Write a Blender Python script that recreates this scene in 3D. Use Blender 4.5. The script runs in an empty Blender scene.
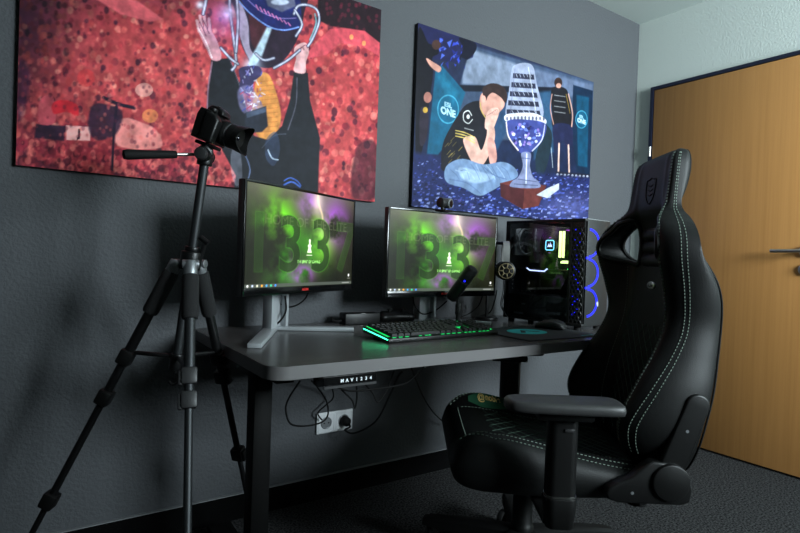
import bpy, bmesh, math, random
import numpy as np
from mathutils import Vector, Matrix, Quaternion
from mathutils.bvhtree import BVHTree
random.seed(7); RNG = np.random.default_rng(7)
PI = math.pi
scene = bpy.context.scene
COL = scene.collection

# ------------------------------------------------------------------ camera
F_PX = 542.97
YAW, PITCH, ROLL = 0.598612, -0.0157242, 0.03576064
CAM = Vector((-2.98596, -1.92445, 0.96002))
_f = Vector((math.sin(YAW)*math.cos(PITCH), math.cos(YAW)*math.cos(PITCH), math.sin(PITCH)))
_r = _f.cross(Vector((0, 0, 1))).normalized(); _u = _r.cross(_f)
RIGHT = math.cos(ROLL)*_r + math.sin(ROLL)*_u
UP = -math.sin(ROLL)*_r + math.cos(ROLL)*_u
FWD = _f
cd = bpy.data.cameras.new('camera'); cam = bpy.data.objects.new('camera', cd); COL.objects.link(cam)
cam.matrix_world = Matrix(((RIGHT.x, UP.x, -FWD.x, CAM.x), (RIGHT.y, UP.y, -FWD.y, CAM.y), (RIGHT.z, UP.z, -FWD.z, CAM.z), (0, 0, 0, 1)))
cd.sensor_width = 36; cd.lens = F_PX*36/800; cd.clip_start = .02
scene.camera = cam

def survey(q, axis, val):
    """place in the room of a point measured on the photograph, on the plane axis = val"""
    d = RIGHT*((q[0]-400)/F_PX) + UP*((266.5-q[1])/F_PX) + FWD
    return CAM + d*((val-CAM[axis])/d[axis])
def measured(X):
    v = Vector(X)-CAM; z = v.dot(FWD)
    return (400+F_PX*v.dot(RIGHT)/z, 266.5-F_PX*v.dot(UP)/z)

# ------------------------------------------------------------------ materials
def lin(c):
    return tuple(((x/255)/12.92 if x/255 <= .04045 else ((x/255+.055)/1.055)**2.4) for x in c)
def new_mat(name):
    m = bpy.data.materials.new(name); m.use_nodes = True
    return m, m.node_tree.nodes, m.node_tree.links, m.node_tree.nodes['Principled BSDF']
def mat(name, rgb, rough=.5, metal=0., bump=None, vary=None, spec=.5, coat=0., emit=None, estr=0.):
    m, N, L, b = new_mat(name)
    c = lin(rgb)+(1,)
    b.inputs['Base Color'].default_value = c; b.inputs['Roughness'].default_value = rough
    b.inputs['Metallic'].default_value = metal; b.inputs['Specular IOR Level'].default_value = spec
    b.inputs['Coat Weight'].default_value = coat
    tc = N.new('ShaderNodeTexCoord')
    if vary:
        sc, rgb2, stretch = vary
        mp = N.new('ShaderNodeMapping'); mp.inputs['Scale'].default_value = stretch
        nz = N.new('ShaderNodeTexNoise'); nz.inputs['Scale'].default_value = sc; nz.inputs['Detail'].default_value = 5
        rp = N.new('ShaderNodeValToRGB'); rp.color_ramp.elements[0].position = .35; rp.color_ramp.elements[1].position = .65
        rp.color_ramp.elements[0].color = c; rp.color_ramp.elements[1].color = lin(rgb2)+(1,)
        L.new(tc.outputs['Object'], mp.inputs[0]); L.new(mp.outputs[0], nz.inputs[0]); L.new(nz.outputs[0], rp.inputs[0]); L.new(rp.outputs[0], b.inputs['Base Color'])
    if bump:
        sc, st, dist = bump
        nz = N.new('ShaderNodeTexNoise'); nz.inputs['Scale'].default_value = sc; nz.inputs['Detail'].default_value = 3
        bp = N.new('ShaderNodeBump'); bp.inputs['Strength'].default_value = st; bp.inputs['Distance'].default_value = dist
        L.new(tc.outputs['Object'], nz.inputs[0]); L.new(nz.outputs[0], bp.inputs['Height']); L.new(bp.outputs[0], b.inputs['Normal'])
    if emit:
        b.inputs['Emission Color'].default_value = lin(emit)+(1,); b.inputs['Emission Strength'].default_value = estr
    return m
def glass_mat(name, tint=(.9, .95, 1.), gloss=.08, keep=.85):
    m, N, L, b = new_mat(name); N.remove(b)
    out = [n for n in N if n.type == 'OUTPUT_MATERIAL'][0]
    t = N.new('ShaderNodeBsdfTransparent'); t.inputs[0].default_value = (*[x*keep for x in tint], 1)
    g = N.new('ShaderNodeBsdfGlossy'); g.inputs['Roughness'].default_value = .03
    fr = N.new('ShaderNodeFresnel'); fr.inputs[0].default_value = 1.45
    mx = N.new('ShaderNodeMixShader'); L.new(fr.outputs[0], mx.inputs[0]); L.new(t.outputs[0], mx.inputs[1]); L.new(g.outputs[0], mx.inputs[2]); L.new(mx.outputs[0], out.inputs[0])
    return m
def print_mat(name, rough, emission=0., weave=False):
    m, N, L, b = new_mat(name)
    a = N.new('ShaderNodeVertexColor'); a.layer_name = 'print'
    b.inputs['Roughness'].default_value = rough; b.inputs['Specular IOR Level'].default_value = .5 if emission else .12
    if emission:
        b.inputs['Base Color'].default_value = (.01, .01, .01, 1)
        L.new(a.outputs[0], b.inputs['Emission Color']); b.inputs['Emission Strength'].default_value = emission
    else:
        L.new(a.outputs[0], b.inputs['Base Color'])
    return m

M = {}
M['wall_dark'] = mat('dark grey plaster', (76, 78, 81), .66, bump=(95, .5, .006), spec=.25)
M['wall_light'] = mat('pale grey plaster', (200, 208, 202), .7, bump=(110, .28, .005), spec=.3)
M['ceiling'] = mat('white ceiling paint', (194, 203, 198), .8, bump=(160, .2, .003))
M['carpet'] = mat('charcoal carpet', (10, 10, 10), .95, bump=(240, 1., .014), vary=(135, (88, 88, 89), (1, 1, 1)), spec=.05)
M['carpet_edge'] = mat('charcoal carpet skirting', (10, 10, 11), .95, bump=(420, 1., .01), spec=.1)
M['skirt_top'] = mat('grey skirting edge', (120, 122, 124), .5)
M['frame_blue'] = mat('dark blue door frame', (16, 22, 44), .45)
M['steel'] = mat('brushed steel', (190, 190, 186), .3, 1.)
M['silver'] = mat('satin silver', (138, 141, 144), .42, .75)
M['stand_silver'] = mat('silver stand paint', (176, 180, 183), .36, .4)
M['plastic'] = mat('black plastic', (13, 13, 13), .42, bump=(900, .15, .001), spec=.35)
M['plastic_gloss'] = mat('glossy black plastic', (9, 9, 10), .18)
M['plastic_grey'] = mat('dark grey plastic', (40, 40, 41), .45, bump=(700, .2, .001))
M['arm_pad'] = mat('soft grey arm pad', (45, 45, 45), .48, bump=(500, .25, .001))
M['rubber'] = mat('black rubber', (9, 9, 9), .75, spec=.25)
M['foam'] = mat('black foam grip', (20, 20, 21), .9, bump=(500, .6, .002))
M['tripod_metal'] = mat('gunmetal tube', (56, 58, 60), .48, .75)
M['tripod_black'] = mat('black anodised tube', (16, 16, 17), .38, .3)
M['leather'] = mat('black leather', (12, 13, 13), .5, bump=(420, .35, .0015), spec=.25)
M['leather_side'] = mat('dark charcoal leather', (20, 20, 20), .5, bump=(420, .35, .0015), spec=.35)
M['suede'] = mat('black perforated leather', (11, 12, 12), .55, bump=(600, .4, .001))
M['green_suede'] = mat('dark green fabric', (26, 84, 56), .8, bump=(500, .4, .001))
M['stitch'] = mat('grey green thread', (112, 128, 116), .7)
M['stitch_dim'] = mat('dim green thread', (62, 84, 72), .7)
M['gold'] = mat('gold print', (245, 212, 130), .5)
M['desk_frame'] = mat('black powder coat', (5, 5, 5), .55, bump=(600, .2, .001), spec=.15)
M['desk_edge'] = mat('grey edge band', (104, 102, 102), .38)
M['white_plastic'] = mat('white plastic', (214, 216, 218), .35)
M['white_print'] = mat('white print', (225, 225, 225), .5)
M['red_print'] = mat('red print', (205, 40, 36), .5)
M['pad_cloth'] = mat('dark mouse pad cloth', (34, 37, 40), .8, bump=(900, .2, .0006))
M['teal'] = mat('teal print', (40, 168, 172), .7)
M['canvas_edge'] = mat('black canvas edge', (22, 22, 26), .7)
M['pc_black'] = mat('black case steel', (13, 13, 14), .4, bump=(900, .1, .0006))
M['pc_front'] = mat('dark grey case front', (36, 37, 38), .45, .2)
M['pc_light_edge'] = mat('grey case lip', (120, 124, 126), .4, .4)
M['fill_glow'] = mat('added white fill glow', (200, 205, 210), .4, emit=(210, 216, 225), estr=20.0)  # glow of the strip added to brighten the tower's inside
M['pcb'] = mat('dark circuit board', (20, 22, 24), .5, vary=(90, (44, 46, 48), (1, 1, 1)))
M['fan_grey'] = mat('grey fan blade', (120, 120, 118), .5)
M['blue_led'] = mat('blue led', (20, 30, 120), .4, emit=(24, 30, 255), estr=2.2)
M['white_led'] = mat('white led', (200, 210, 255), .4, emit=(196, 208, 255), estr=2.2)
M['cyan_led'] = mat('cyan led', (60, 150, 180), .4, emit=(130, 225, 255), estr=2.0)
M['ram_led'] = mat('pale yellow green led', (220, 235, 160), .4, emit=(226, 240, 150), estr=2.6)
M['green_led'] = mat('green led', (20, 120, 70), .4, emit=(40, 235, 90), estr=4.0)
M['kb_led'] = mat('green keyboard light', (20, 140, 80), .4, emit=(20, 240, 110), estr=.7)
M['strip_led'] = mat('mint light strip', (80, 230, 190), .4, emit=(50, 255, 165), estr=7.0)
M['purple_led'] = mat('purple led', (120, 40, 140), .4, emit=(190, 60, 220), estr=.9)
M['keycap'] = mat('dark keycap', (15, 15, 16), .5, spec=.3)
M['glass'] = glass_mat('tinted case glass', keep=.93)
M['lens_glass'] = mat('coated lens glass', (8, 8, 20), .05, coat=1.)
M['window_glass'] = glass_mat('window glass', keep=.97)
M['mic_mesh'] = mat('black microphone mesh', (22, 22, 23), .5, .4, bump=(900, .9, .002))
M['grille_gold'] = mat('pale gold grille', (128, 116, 88), .5, .4)
M['badge'] = mat('silver badge', (205, 208, 208), .3, .9)
M['screen_green'] = mat('control display', (190, 200, 205), .4, emit=(205, 215, 220), estr=.5)

# wood veneer door and brushed desk top
m, N, L, b = new_mat('beech veneer')
tc = N.new('ShaderNodeTexCoord'); mp = N.new('ShaderNodeMapping'); mp.inputs['Scale'].default_value = (30, 30, .55)
n1 = N.new('ShaderNodeTexNoise'); n1.inputs['Scale'].default_value = 2.2; n1.inputs['Detail'].default_value = 6; n1.inputs['Roughness'].default_value = .65
rp = N.new('ShaderNodeValToRGB'); rp.color_ramp.elements[0].position = .25; rp.color_ramp.elements[1].position = .75
rp.color_ramp.elements[0].color = lin((156, 109, 59))+(1,); rp.color_ramp.elements[1].color = lin((173, 124, 70))+(1,)
L.new(tc.outputs['Object'], mp.inputs[0]); L.new(mp.outputs[0], n1.inputs[0]); L.new(n1.outputs[0], rp.inputs[0]); L.new(rp.outputs[0], b.inputs['Base Color'])
b.inputs['Roughness'].default_value = .42; M['door_wood'] = m
m, N, L, b = new_mat('dark grey wood decor')
tc = N.new('ShaderNodeTexCoord'); mp = N.new('ShaderNodeMapping'); mp.inputs['Scale'].default_value = (1.2, 40, 10)
n1 = N.new('ShaderNodeTexNoise'); n1.inputs['Scale'].default_value = 2.4; n1.inputs['Detail'].default_value = 5
rp = N.new('ShaderNodeValToRGB'); rp.color_ramp.elements[0].position = .3; rp.color_ramp.elements[1].position = .7
rp.color_ramp.elements[0].color = lin((62, 60, 60))+(1,); rp.color_ramp.elements[1].color = lin((84, 81, 80))+(1,)
L.new(tc.outputs['Object'], mp.inputs[0]); L.new(mp.outputs[0], n1.inputs[0]); L.new(n1.outputs[0], rp.inputs[0]); L.new(rp.outputs[0], b.inputs['Base Color'])
b.inputs['Roughness'].default_value = .27; M['desk_top'] = m

# ------------------------------------------------------------------ mesh helpers
def catmull(pts, per=8, closed=False):
    P = [Vector(p) for p in pts]; n = len(P); out = []
    if n < 3 and not closed: return P
    rng = range(n) if closed else range(n-1)
    for i in rng:
        if closed: a, b_, c, d = P[(i-1) % n], P[i], P[(i+1) % n], P[(i+2) % n]
        else: a, b_, c, d = P[max(i-1, 0)], P[i], P[i+1], P[min(i+2, n-1)]
        for k in range(per):
            t = k/per
            out.append(.5*((2*b_)+(c-a)*t+(2*a-5*b_+4*c-d)*t*t+(3*b_-a-3*c+d)*t**3))
    if not closed: out.append(P[-1])
    return out
class MB:
    def __init__(s): s.bm = bmesh.new()
    def _add(s, t, mtx=None):
        if mtx is not None: bmesh.ops.transform(t, matrix=mtx, verts=t.verts)
        me = bpy.data.meshes.new('t'); t.to_mesh(me); t.free(); s.bm.from_mesh(me); bpy.data.meshes.remove(me); return s
    def box(s, c, size, rot=None, bev=0., seg=2):
        t = bmesh.new(); bmesh.ops.create_cube(t, size=1)
        bmesh.ops.scale(t, vec=size, verts=t.verts)
        if bev: bmesh.ops.bevel(t, geom=t.edges[:], offset=bev, segments=seg, profile=.5, affect='EDGES')
        return s._add(t, Matrix.Translation(c) @ (rot.to_4x4() if rot else Matrix.Identity(4)))
    def cyl(s, p0, p1, r0, r1=None, n=24, bev=0.):
        p0, p1 = Vector(p0), Vector(p1); r1 = r0 if r1 is None else r1; d = p1-p0
        t = bmesh.new(); bmesh.ops.create_cone(t, cap_ends=True, segments=n, radius1=r0, radius2=r1, depth=d.length)
        if bev: bmesh.ops.bevel(t, geom=[e for e in t.edges if len(e.link_faces) == 2 and max(len(f.verts) for f in e.link_faces) > 4], offset=bev, segments=2, profile=.5, affect='EDGES')
        return s._add(t, Matrix.Translation((p0+p1)/2) @ d.to_track_quat('Z', 'Y').to_matrix().to_4x4())
    def sphere(s, c, r, n=20):
        t = bmesh.new(); bmesh.ops.create_uvsphere(t, u_segments=n, v_segments=max(8, n*2//3), radius=1)
        r = (r, r, r) if isinstance(r, (int, float)) else r
        return s._add(t, Matrix.Translation(c) @ Matrix.Diagonal((*r, 1)))
    def tube(s, pts, r, n=8, per=8, closed=False, smooth=True, cap=True):
        P = catmull(pts, per, closed) if smooth else [Vector(p) for p in pts]
        R = r if callable(r) else (lambda t: r)
        rings = []; q = None; m_ = len(P)
        for i, p in enumerate(P):
            a = P[(i-1) % m_] if closed else P[max(i-1, 0)]; b_ = P[(i+1) % m_] if closed else P[min(i+1, m_-1)]
            d = (b_-a).normalized()
            if q is None:
                u = d.orthogonal().normalized()
            else:
                u = (q-d*q.dot(d)).normalized()
            q = u; w = d.cross(u); rr = R(i/(m_-1))
            rings.append([p+rr*(math.cos(2*PI*k/n)*u+math.sin(2*PI*k/n)*w) for k in range(n)])
        return s.loft(rings, cap=cap and not closed, loop=closed)
    def loft(s, rings, cap=True, loop=False):
        t = bmesh.new(); V = [[t.verts.new(p) for p in r] for r in rings]; n = len(rings[0])
        pairs = list(zip(V[:-1], V[1:]))+([(V[-1], V[0])] if loop else [])
        for a, b_ in pairs:
            for k in range(n): t.faces.new((a[k], a[(k+1) % n], b_[(k+1) % n], b_[k]))
        if cap: t.faces.new(list(reversed(V[0]))); t.faces.new(V[-1])
        bmesh.ops.recalc_face_normals(t, faces=t.faces[:])
        return s._add(t)
    def prism(s, poly, fn, t0, t1, bev=0., seg=2):
        """poly in 2D, fn(a, b, t) -> 3D"""
        t = bmesh.new(); A = [t.verts.new(fn(a, b_, t0)) for a, b_ in poly]; B = [t.verts.new(fn(a, b_, t1)) for a, b_ in poly]; n = len(poly)
        for k in range(n): t.faces.new((A[k], A[(k+1) % n], B[(k+1) % n], B[k]))
        t.faces.new(list(reversed(A))); t.faces.new(B); bmesh.ops.recalc_face_normals(t, faces=t.faces[:])
        if bev:
            es = [e for e in t.edges if any(len(f.verts) > 4 or n == 4 for f in e.link_faces)]
            bmesh.ops.bevel(t, geom=es, offset=bev, segments=seg, profile=.5, affect='EDGES')
        return s._add(t)
    def lathe(s, prof, p0, axis=(0, 0, 1), n=32):
        """prof: list of (radius, height) along axis from p0"""
        q = Vector(axis).normalized().to_track_quat('Z', 'Y'); p0 = Vector(p0)
        rings = [[p0+q @ Vector((max(r, 1e-4)*math.cos(2*PI*k/n), max(r, 1e-4)*math.sin(2*PI*k/n), h)) for k in range(n)] for r, h in prof]
        return s.loft(rings)
    def torus(s, c, normal, R, r, n=40, m=10, squash=1.):
        q = Vector(normal).normalized().to_track_quat('Z', 'Y'); c = Vector(c)
        return s.tube([c+q @ Vector((R*math.cos(2*PI*k/n), R*squash*math.sin(2*PI*k/n), 0)) for k in range(n)], r, m, closed=True, smooth=False)
    def mesh(s, me, mtx): 
        t = bmesh.new(); t.from_mesh(me); return s._add(t, mtx)
    def build(s, name, material, parent=None, smooth=True, angle=38, label=None):
        me = bpy.data.meshes.new(name); s.bm.to_mesh(me); s.bm.free()
        return link(name, me, material, parent, smooth, angle, label)
def link(name, me, material, parent=None, smooth=True, angle=38, label=None):
    me.materials.clear(); me.materials.append(material)
    if smooth:
        for p in me.polygons: p.use_smooth = True
        me.set_sharp_from_angle(angle=math.radians(angle))
    o = bpy.data.objects.new(name, me); COL.objects.link(o)
    if parent is not None: o.parent = parent
    if label: o['label'] = label
    return o
def tag(o, label, cat, group=None):
    o['label'] = label; o['category'] = cat
    if group: o['group'] = group
    return o
def thing(name, label, cat, loc=(0, 0, 0), rz=0., group=None):
    o = bpy.data.objects.new(name, None); COL.objects.link(o); o.empty_display_size = .1
    o.location = loc; o.rotation_euler = (0, 0, rz)
    return tag(o, label, cat, group)
def struct(o): o['kind'] = 'structure'; return o
def text_mesh(s, size, extrude=0., align='CENTER', bold=0.):
    cu = bpy.data.curves.new('t', 'FONT'); cu.body = s; cu.size = size; cu.extrude = extrude; cu.offset = bold
    cu.align_x = align; cu.align_y = 'CENTER'
    o = bpy.data.objects.new('t', cu); COL.objects.link(o); dg = bpy.context.evaluated_depsgraph_get()
    me = bpy.data.meshes.new_from_object(o.evaluated_get(dg)); bpy.data.objects.remove(o); bpy.data.curves.remove(cu)
    return me
def basis(o, x, y, z):
    return Matrix(((x[0], y[0], z[0], o[0]), (x[1], y[1], z[1], o[1]), (x[2], y[2], z[2], o[2]), (0, 0, 0, 1)))
def rot_about(axis, ang): return Matrix.Rotation(ang, 3, axis)

# ------------------------------------------------------------------ printed pictures
class Raster:
    """colour grid; shapes are given in a drawing frame mapped to the sheet by a homography"""
    def __init__(s, W, H, corners):     # corners: drawing-frame positions of BL, BR, TR, TL
        s.W, s.H = W, H; s.a = np.zeros((H, W, 3), np.float32)
        src = corners; dst = [(0, 0), (W-1, 0), (W-1, H-1), (0, H-1)]
        A = []; bb = []
        for (x, y), (u, v) in zip(src, dst):
            A += [[x, y, 1, 0, 0, 0, -u*x, -u*y], [0, 0, 0, x, y, 1, -v*x, -v*y]]; bb += [u, v]
        s.Hm = np.append(np.linalg.solve(np.array(A, float), np.array(bb, float)), 1).reshape(3, 3)
        Hi = np.linalg.inv(s.Hm); V, U = np.mgrid[0:H, 0:W]
        w = Hi[2, 0]*U+Hi[2, 1]*V+Hi[2, 2]
        s.X = (Hi[0, 0]*U+Hi[0, 1]*V+Hi[0, 2])/w; s.Y = (Hi[1, 0]*U+Hi[1, 1]*V+Hi[1, 2])/w
    def T(s, pts):
        P = np.array([[x, y, 1] for x, y in pts], float) @ s.Hm.T
        return P[:, :2]/P[:, 2:]
    def put(s, mask, col, alpha=1., sl=None):
        a = s.a if sl is None else s.a[sl]
        k = (mask*alpha)[..., None]; a[...] = a*(1-k)+np.array(col, np.float32)*k
    def poly(s, pts, col, alpha=1., soft=.8):
        P = s.T(pts); x0 = max(int(P[:, 0].min())-3, 0); x1 = min(int(P[:, 0].max())+4, s.W); y0 = max(int(P[:, 1].min())-3, 0); y1 = min(int(P[:, 1].max())+4, s.H)
        if x1 <= x0 or y1 <= y0: return
        Y, X = np.mgrid[y0:y1, x0:x1].astype(float); ins = np.zeros(X.shape, bool); D = np.full(X.shape, 1e9); n = len(P)
        for i in range(n):
            ax, ay = P[i]; bx, by = P[(i+1) % n]
            c = (ay > Y) != (by > Y)
            with np.errstate(divide='ignore', invalid='ignore'):
                ins ^= c & (X < (bx-ax)*(Y-ay)/((by-ay) if by != ay else 1e-9)+ax)
            dx, dy = bx-ax, by-ay; t = np.clip(((X-ax)*dx+(Y-ay)*dy)/(dx*dx+dy*dy+1e-9), 0, 1)
            D = np.minimum(D, np.hypot(X-ax-t*dx, Y-ay-t*dy))
        sd = np.where(ins, D, -D); s.put(np.clip(sd/soft+.5, 0, 1), col, alpha, (slice(y0, y1), slice(x0, x1)))
    def line(s, pts, w, col, alpha=1., soft=.8):
        P = s.T(pts); m_ = w/2+2*soft+2
        x0 = max(int(P[:, 0].min()-m_), 0); x1 = min(int(P[:, 0].max()+m_)+1, s.W); y0 = max(int(P[:, 1].min()-m_), 0); y1 = min(int(P[:, 1].max()+m_)+1, s.H)
        if x1 <= x0 or y1 <= y0: return
        Y, X = np.mgrid[y0:y1, x0:x1].astype(float); D = np.full(X.shape, 1e9)
        for i in range(len(P)-1):
            ax, ay = P[i]; dx, dy = P[i+1]-P[i]; t = np.clip(((X-ax)*dx+(Y-ay)*dy)/(dx*dx+dy*dy+1e-9), 0, 1)
            D = np.minimum(D, np.hypot(X-ax-t*dx, Y-ay-t*dy))
        s.put(np.clip((w/2-D)/soft+.5, 0, 1), col, alpha, (slice(y0, y1), slice(x0, x1)))
    def curve(s, pts, w, col, alpha=1., closed=False, soft=.8):
        P = catmull([(x, y, 0) for x, y in pts], 8, closed); P = [(p.x, p.y) for p in P]
        s.line(P+(P[:1] if closed else []), w, col, alpha, soft)
    def blob(s, pts, col, alpha=1., soft=.8):
        s.poly([(p.x, p.y) for p in catmull([(x, y, 0) for x, y in pts], 6, True)], col, alpha, soft)
    def ell(s, cx, cy, rx, ry, col, alpha=1., soft=.8, rot=0., n=20):
        c, d = math.cos(rot), math.sin(rot)
        s.poly([(cx+rx*math.cos(t)*c-ry*math.sin(t)*d, cy+rx*math.cos(t)*d+ry*math.sin(t)*c) for t in [2*PI*k/n for k in range(n)]], col, alpha, soft)
    def glow(s, cx, cy, rx, ry, col, alpha=1.):
        s.put(np.exp(-(((s.X-cx)/rx)**2+((s.Y-cy)/ry)**2)), col, alpha)
    def text(s, t, fn, col, alpha=1., size=1., bold=0.):
        me = text_mesh(t, size, bold=bold); me.calc_loop_triangles()
        V = [fn(v.co.x, v.co.y) for v in me.vertices]; m_ = np.zeros((s.H, s.W), np.float32); keep = s.a.copy()
        s.a = np.zeros_like(s.a)
        for tri in me.loop_triangles: s.poly([V[i] for i in tri.vertices], (1, 1, 1), 1., .6)
        m_ = s.a[..., 0]; s.a = keep; s.put(np.clip(m_*1.25, 0, 1), col, alpha); bpy.data.meshes.remove(me)
    def noise(s, nx, ny, seed):
        r = np.random.default_rng(seed).random((ny+2, nx+2)); v = np.linspace(0, ny, s.H); u = np.linspace(0, nx, s.W)
        i, j = v.astype(int), u.astype(int); fv, fu = (v-i)[:, None], (u-j)[None]; fv = fv*fv*(3-2*fv); fu = fu*fu*(3-2*fu)
        g = lambda a, b_: r[a][:, b_]
        return (g(i, j)*(1-fu)+g(i, j+1)*fu)*(1-fv)+(g(i+1, j)*(1-fu)+g(i+1, j+1)*fu)*fv
    def cloud(s, seed, base=3, oct=5):
        return sum(s.noise(base*2**k, max(1, int(base*.6*2**k)), seed+k)/2**k for k in range(oct))/sum(1/2**k for k in range(oct))
    def sheet(s, name, origin, ux, uy, material, parent):
        """a fine grid carrying the picture; origin = bottom left, ux / uy edge vectors"""
        W, H = s.W, s.H; origin, ux, uy = Vector(origin), Vector(ux), Vector(uy)
        u = np.linspace(0, 1, W); v = np.linspace(0, 1, H)
        co = np.array(origin)[None, None]+u[None, :, None]*np.array(ux)[None, None]+v[:, None, None]*np.array(uy)[None, None]
        idx = np.arange(W*H).reshape(H, W); fc = np.stack([idx[:-1, :-1], idx[:-1, 1:], idx[1:, 1:], idx[1:, :-1]], -1).reshape(-1, 4)
        me = bpy.data.meshes.new(name); me.vertices.add(W*H); me.vertices.foreach_set('co', co.reshape(-1).astype(np.float32))
        me.loops.add(fc.size); me.loops.foreach_set('vertex_index', fc.reshape(-1).astype(np.int32))
        me.polygons.add(len(fc)); me.polygons.foreach_set('loop_start', np.arange(0, fc.size, 4, dtype=np.int32))
        me.update(calc_edges=True); me.validate()
        c = np.clip(s.a/255., 0, 1); c = np.where(c <= .04045, c/12.92, ((c+.055)/1.055)**2.4)
        at = me.color_attributes.new('print', 'FLOAT_COLOR', 'POINT'); at.data.foreach_set('color', np.concatenate([c, np.ones((H, W, 1))], -1).reshape(-1).astype(np.float32))
        return link(name, me, material, parent, smooth=False)
# ------------------------------------------------------------------ the room
H_C = 2.407; X0, Y0 = -4.3, -3.7
struct(MB().box(((X0)/2, Y0/2, -.05), (-X0+.4, -Y0+.4, .1)).build('floor', M['carpet'], smooth=False))
struct(MB().box(((X0)/2, Y0/2, H_C+.05), (-X0+.4, -Y0+.4, .1)).build('ceiling', M['ceiling'], smooth=False))
struct(MB().box((X0/2, .1, H_C/2), (-X0+.4, .2, H_C)).build('wall_back', M['wall_dark'], smooth=False))
# right wall with the door opening
DY0, DY1, DH = -.105, -.975, 2.0
w = MB(); w.box((.1, DY0/2, H_C/2), (.2, -DY0, H_C)); w.box((.1, (DY1+Y0)/2, H_C/2), (.2, DY1-Y0, H_C)); w.box((.1, (DY0+DY1)/2, (H_C+DH)/2), (.2, DY0-DY1, H_C-DH))
struct(w.build('wall_right', M['wall_light'], smooth=False))
struct(MB().box((X0-.1, Y0/2, H_C/2), (.2, -Y0+.4, H_C)).build('wall_left', M['wall_dark'], smooth=False))
WX0, WX1, WZ0, WZ1 = -1.5, -.12, 1.2, 2.3
w = MB(); yc = Y0-.1
w.box(((X0+WX0)/2, yc, H_C/2), (WX0-X0, .2, H_C)); w.box((WX1/2, yc, H_C/2), (-WX1, .2, H_C))
w.box(((WX0+WX1)/2, yc, WZ0/2), (WX1-WX0, .2, WZ0)); w.box(((WX0+WX1)/2, yc, (WZ1+H_C)/2), (WX1-WX0, .2, H_C-WZ1))
struct(w.build('wall_front', M['wall_light'], smooth=False))
wf = MB(); t_ = .06
for a in (WX0+t_/2, (WX0+WX1)/2, WX1-t_/2): wf.box((a, Y0-.06, (WZ0+WZ1)/2), (t_, .06, WZ1-WZ0))
for a in (WZ0+t_/2, WZ1-t_/2): wf.box(((WX0+WX1)/2, Y0-.06, a), (WX1-WX0, .06, t_))
wn = struct(wf.build('window_1', M['white_plastic'], smooth=False))
MB().box(((WX0+WX1)/2, Y0-.06, (WZ0+WZ1)/2), (WX1-WX0-.06, .006, WZ1-WZ0-.06)).build('pane', M['window_glass'], wn, smooth=False)
# carpet skirting along the dark wall, with its pale upper edge
bb = struct(MB().box((X0/2, -.006, .0445), (-X0, .012, .089)).build('baseboard_back', M['carpet_edge'], smooth=False))
MB().box((X0/2, -.0065, .0905), (-X0, .013, .003)).build('edge_strip', M['skirt_top'], bb, smooth=False)
bb = struct(MB().box((-.006, (DY0)/2-.006, .0445), (.012, -DY0-.014, .089)).build('baseboard_right', M['carpet_edge'], smooth=False))
# door
d = bpy.data.objects.new('door_1', None); COL.objects.link(d); d.location = (0, DY0, 0); d['kind'] = 'structure'
DW = DY0-DY1
fr = MB(); fr.box((-.004, -.009, DH/2), (.05, .018, DH)); fr.box((-.004, -DW+.009, DH/2), (.05, .018, DH)); fr.box((-.004, -DW/2, DH-.009), (.05, DW-.036, .018))
fr.build('door_frame', M['frame_blue'], d, smooth=False)
MB().box((-.004, -DW/2, .010+(DH-.03)/2), (.042, DW-.044, DH-.032), bev=.002).build('door_leaf', M['door_wood'], d)
hg = MB(); hg.cyl((-.032, -.012, 1.60), (-.032, -.012, 1.655), .008); hg.build('hinge', M['steel'], d)
hg = MB(); hg.cyl((-.032, -.012, .28), (-.032, -.012, .335), .008); hg.build('hinge', M['steel'], d)
hy = -.800
h = MB(); h.cyl((-.026, hy, 1.058), (-.036, hy, 1.058), .026, bev=.002); h.tube([(-.034, hy, 1.058), (-.062, hy, 1.058), (-.07, hy+.012, 1.058), (-.071, hy+.06, 1.057), (-.071, hy+.128, 1.057)], .0095, 12)
h.build('door_handle', M['steel'], d)
MB().cyl((-.026, hy, .972), (-.034, hy, .972), .026, bev=.002).build('key_rosette', M['steel'], d)

# daylight through the window
ld = bpy.data.lights.new('window_daylight', 'AREA'); ld.shape = 'RECTANGLE'; ld.size = WX1-WX0-.1; ld.size_y = WZ1-WZ0-.1
ld.energy = 185; ld.color = (.95, 1., .96)
lo = bpy.data.objects.new('window_daylight', ld); COL.objects.link(lo); lo.location = ((WX0+WX1)/2, Y0-.16, (WZ0+WZ1)/2); lo.rotation_euler = (PI/2, 0, -math.radians(9)); ld.spread = math.radians(125)
wd = bpy.data.worlds.new('sky'); scene.world = wd; wd.use_nodes = True
bg = wd.node_tree.nodes['Background']; bg.inputs[0].default_value = (.6, .66, .68, 1); bg.inputs[1].default_value = .25

# ------------------------------------------------------------------ canvas prints
def canvas_corners(x0, x1, z0, z1, y=-.022):
    return [measured((x0, y, z0)), measured((x1, y, z0)), measured((x1, y, z1)), measured((x0, y, z1))]
def canvas(x0, x1, z0, z1, label):
    t = thing('canvas_print', label, 'picture', ((x0+x1)/2, -.001, z0), 0, 'canvas prints on the dark wall')
    w, h = x1-x0, z1-z0
    MB().box((0, -.0105, h/2), (w, .0205, h), bev=.001).build('stretched_frame', M['canvas_edge'], t)
    return t, w, h
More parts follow.
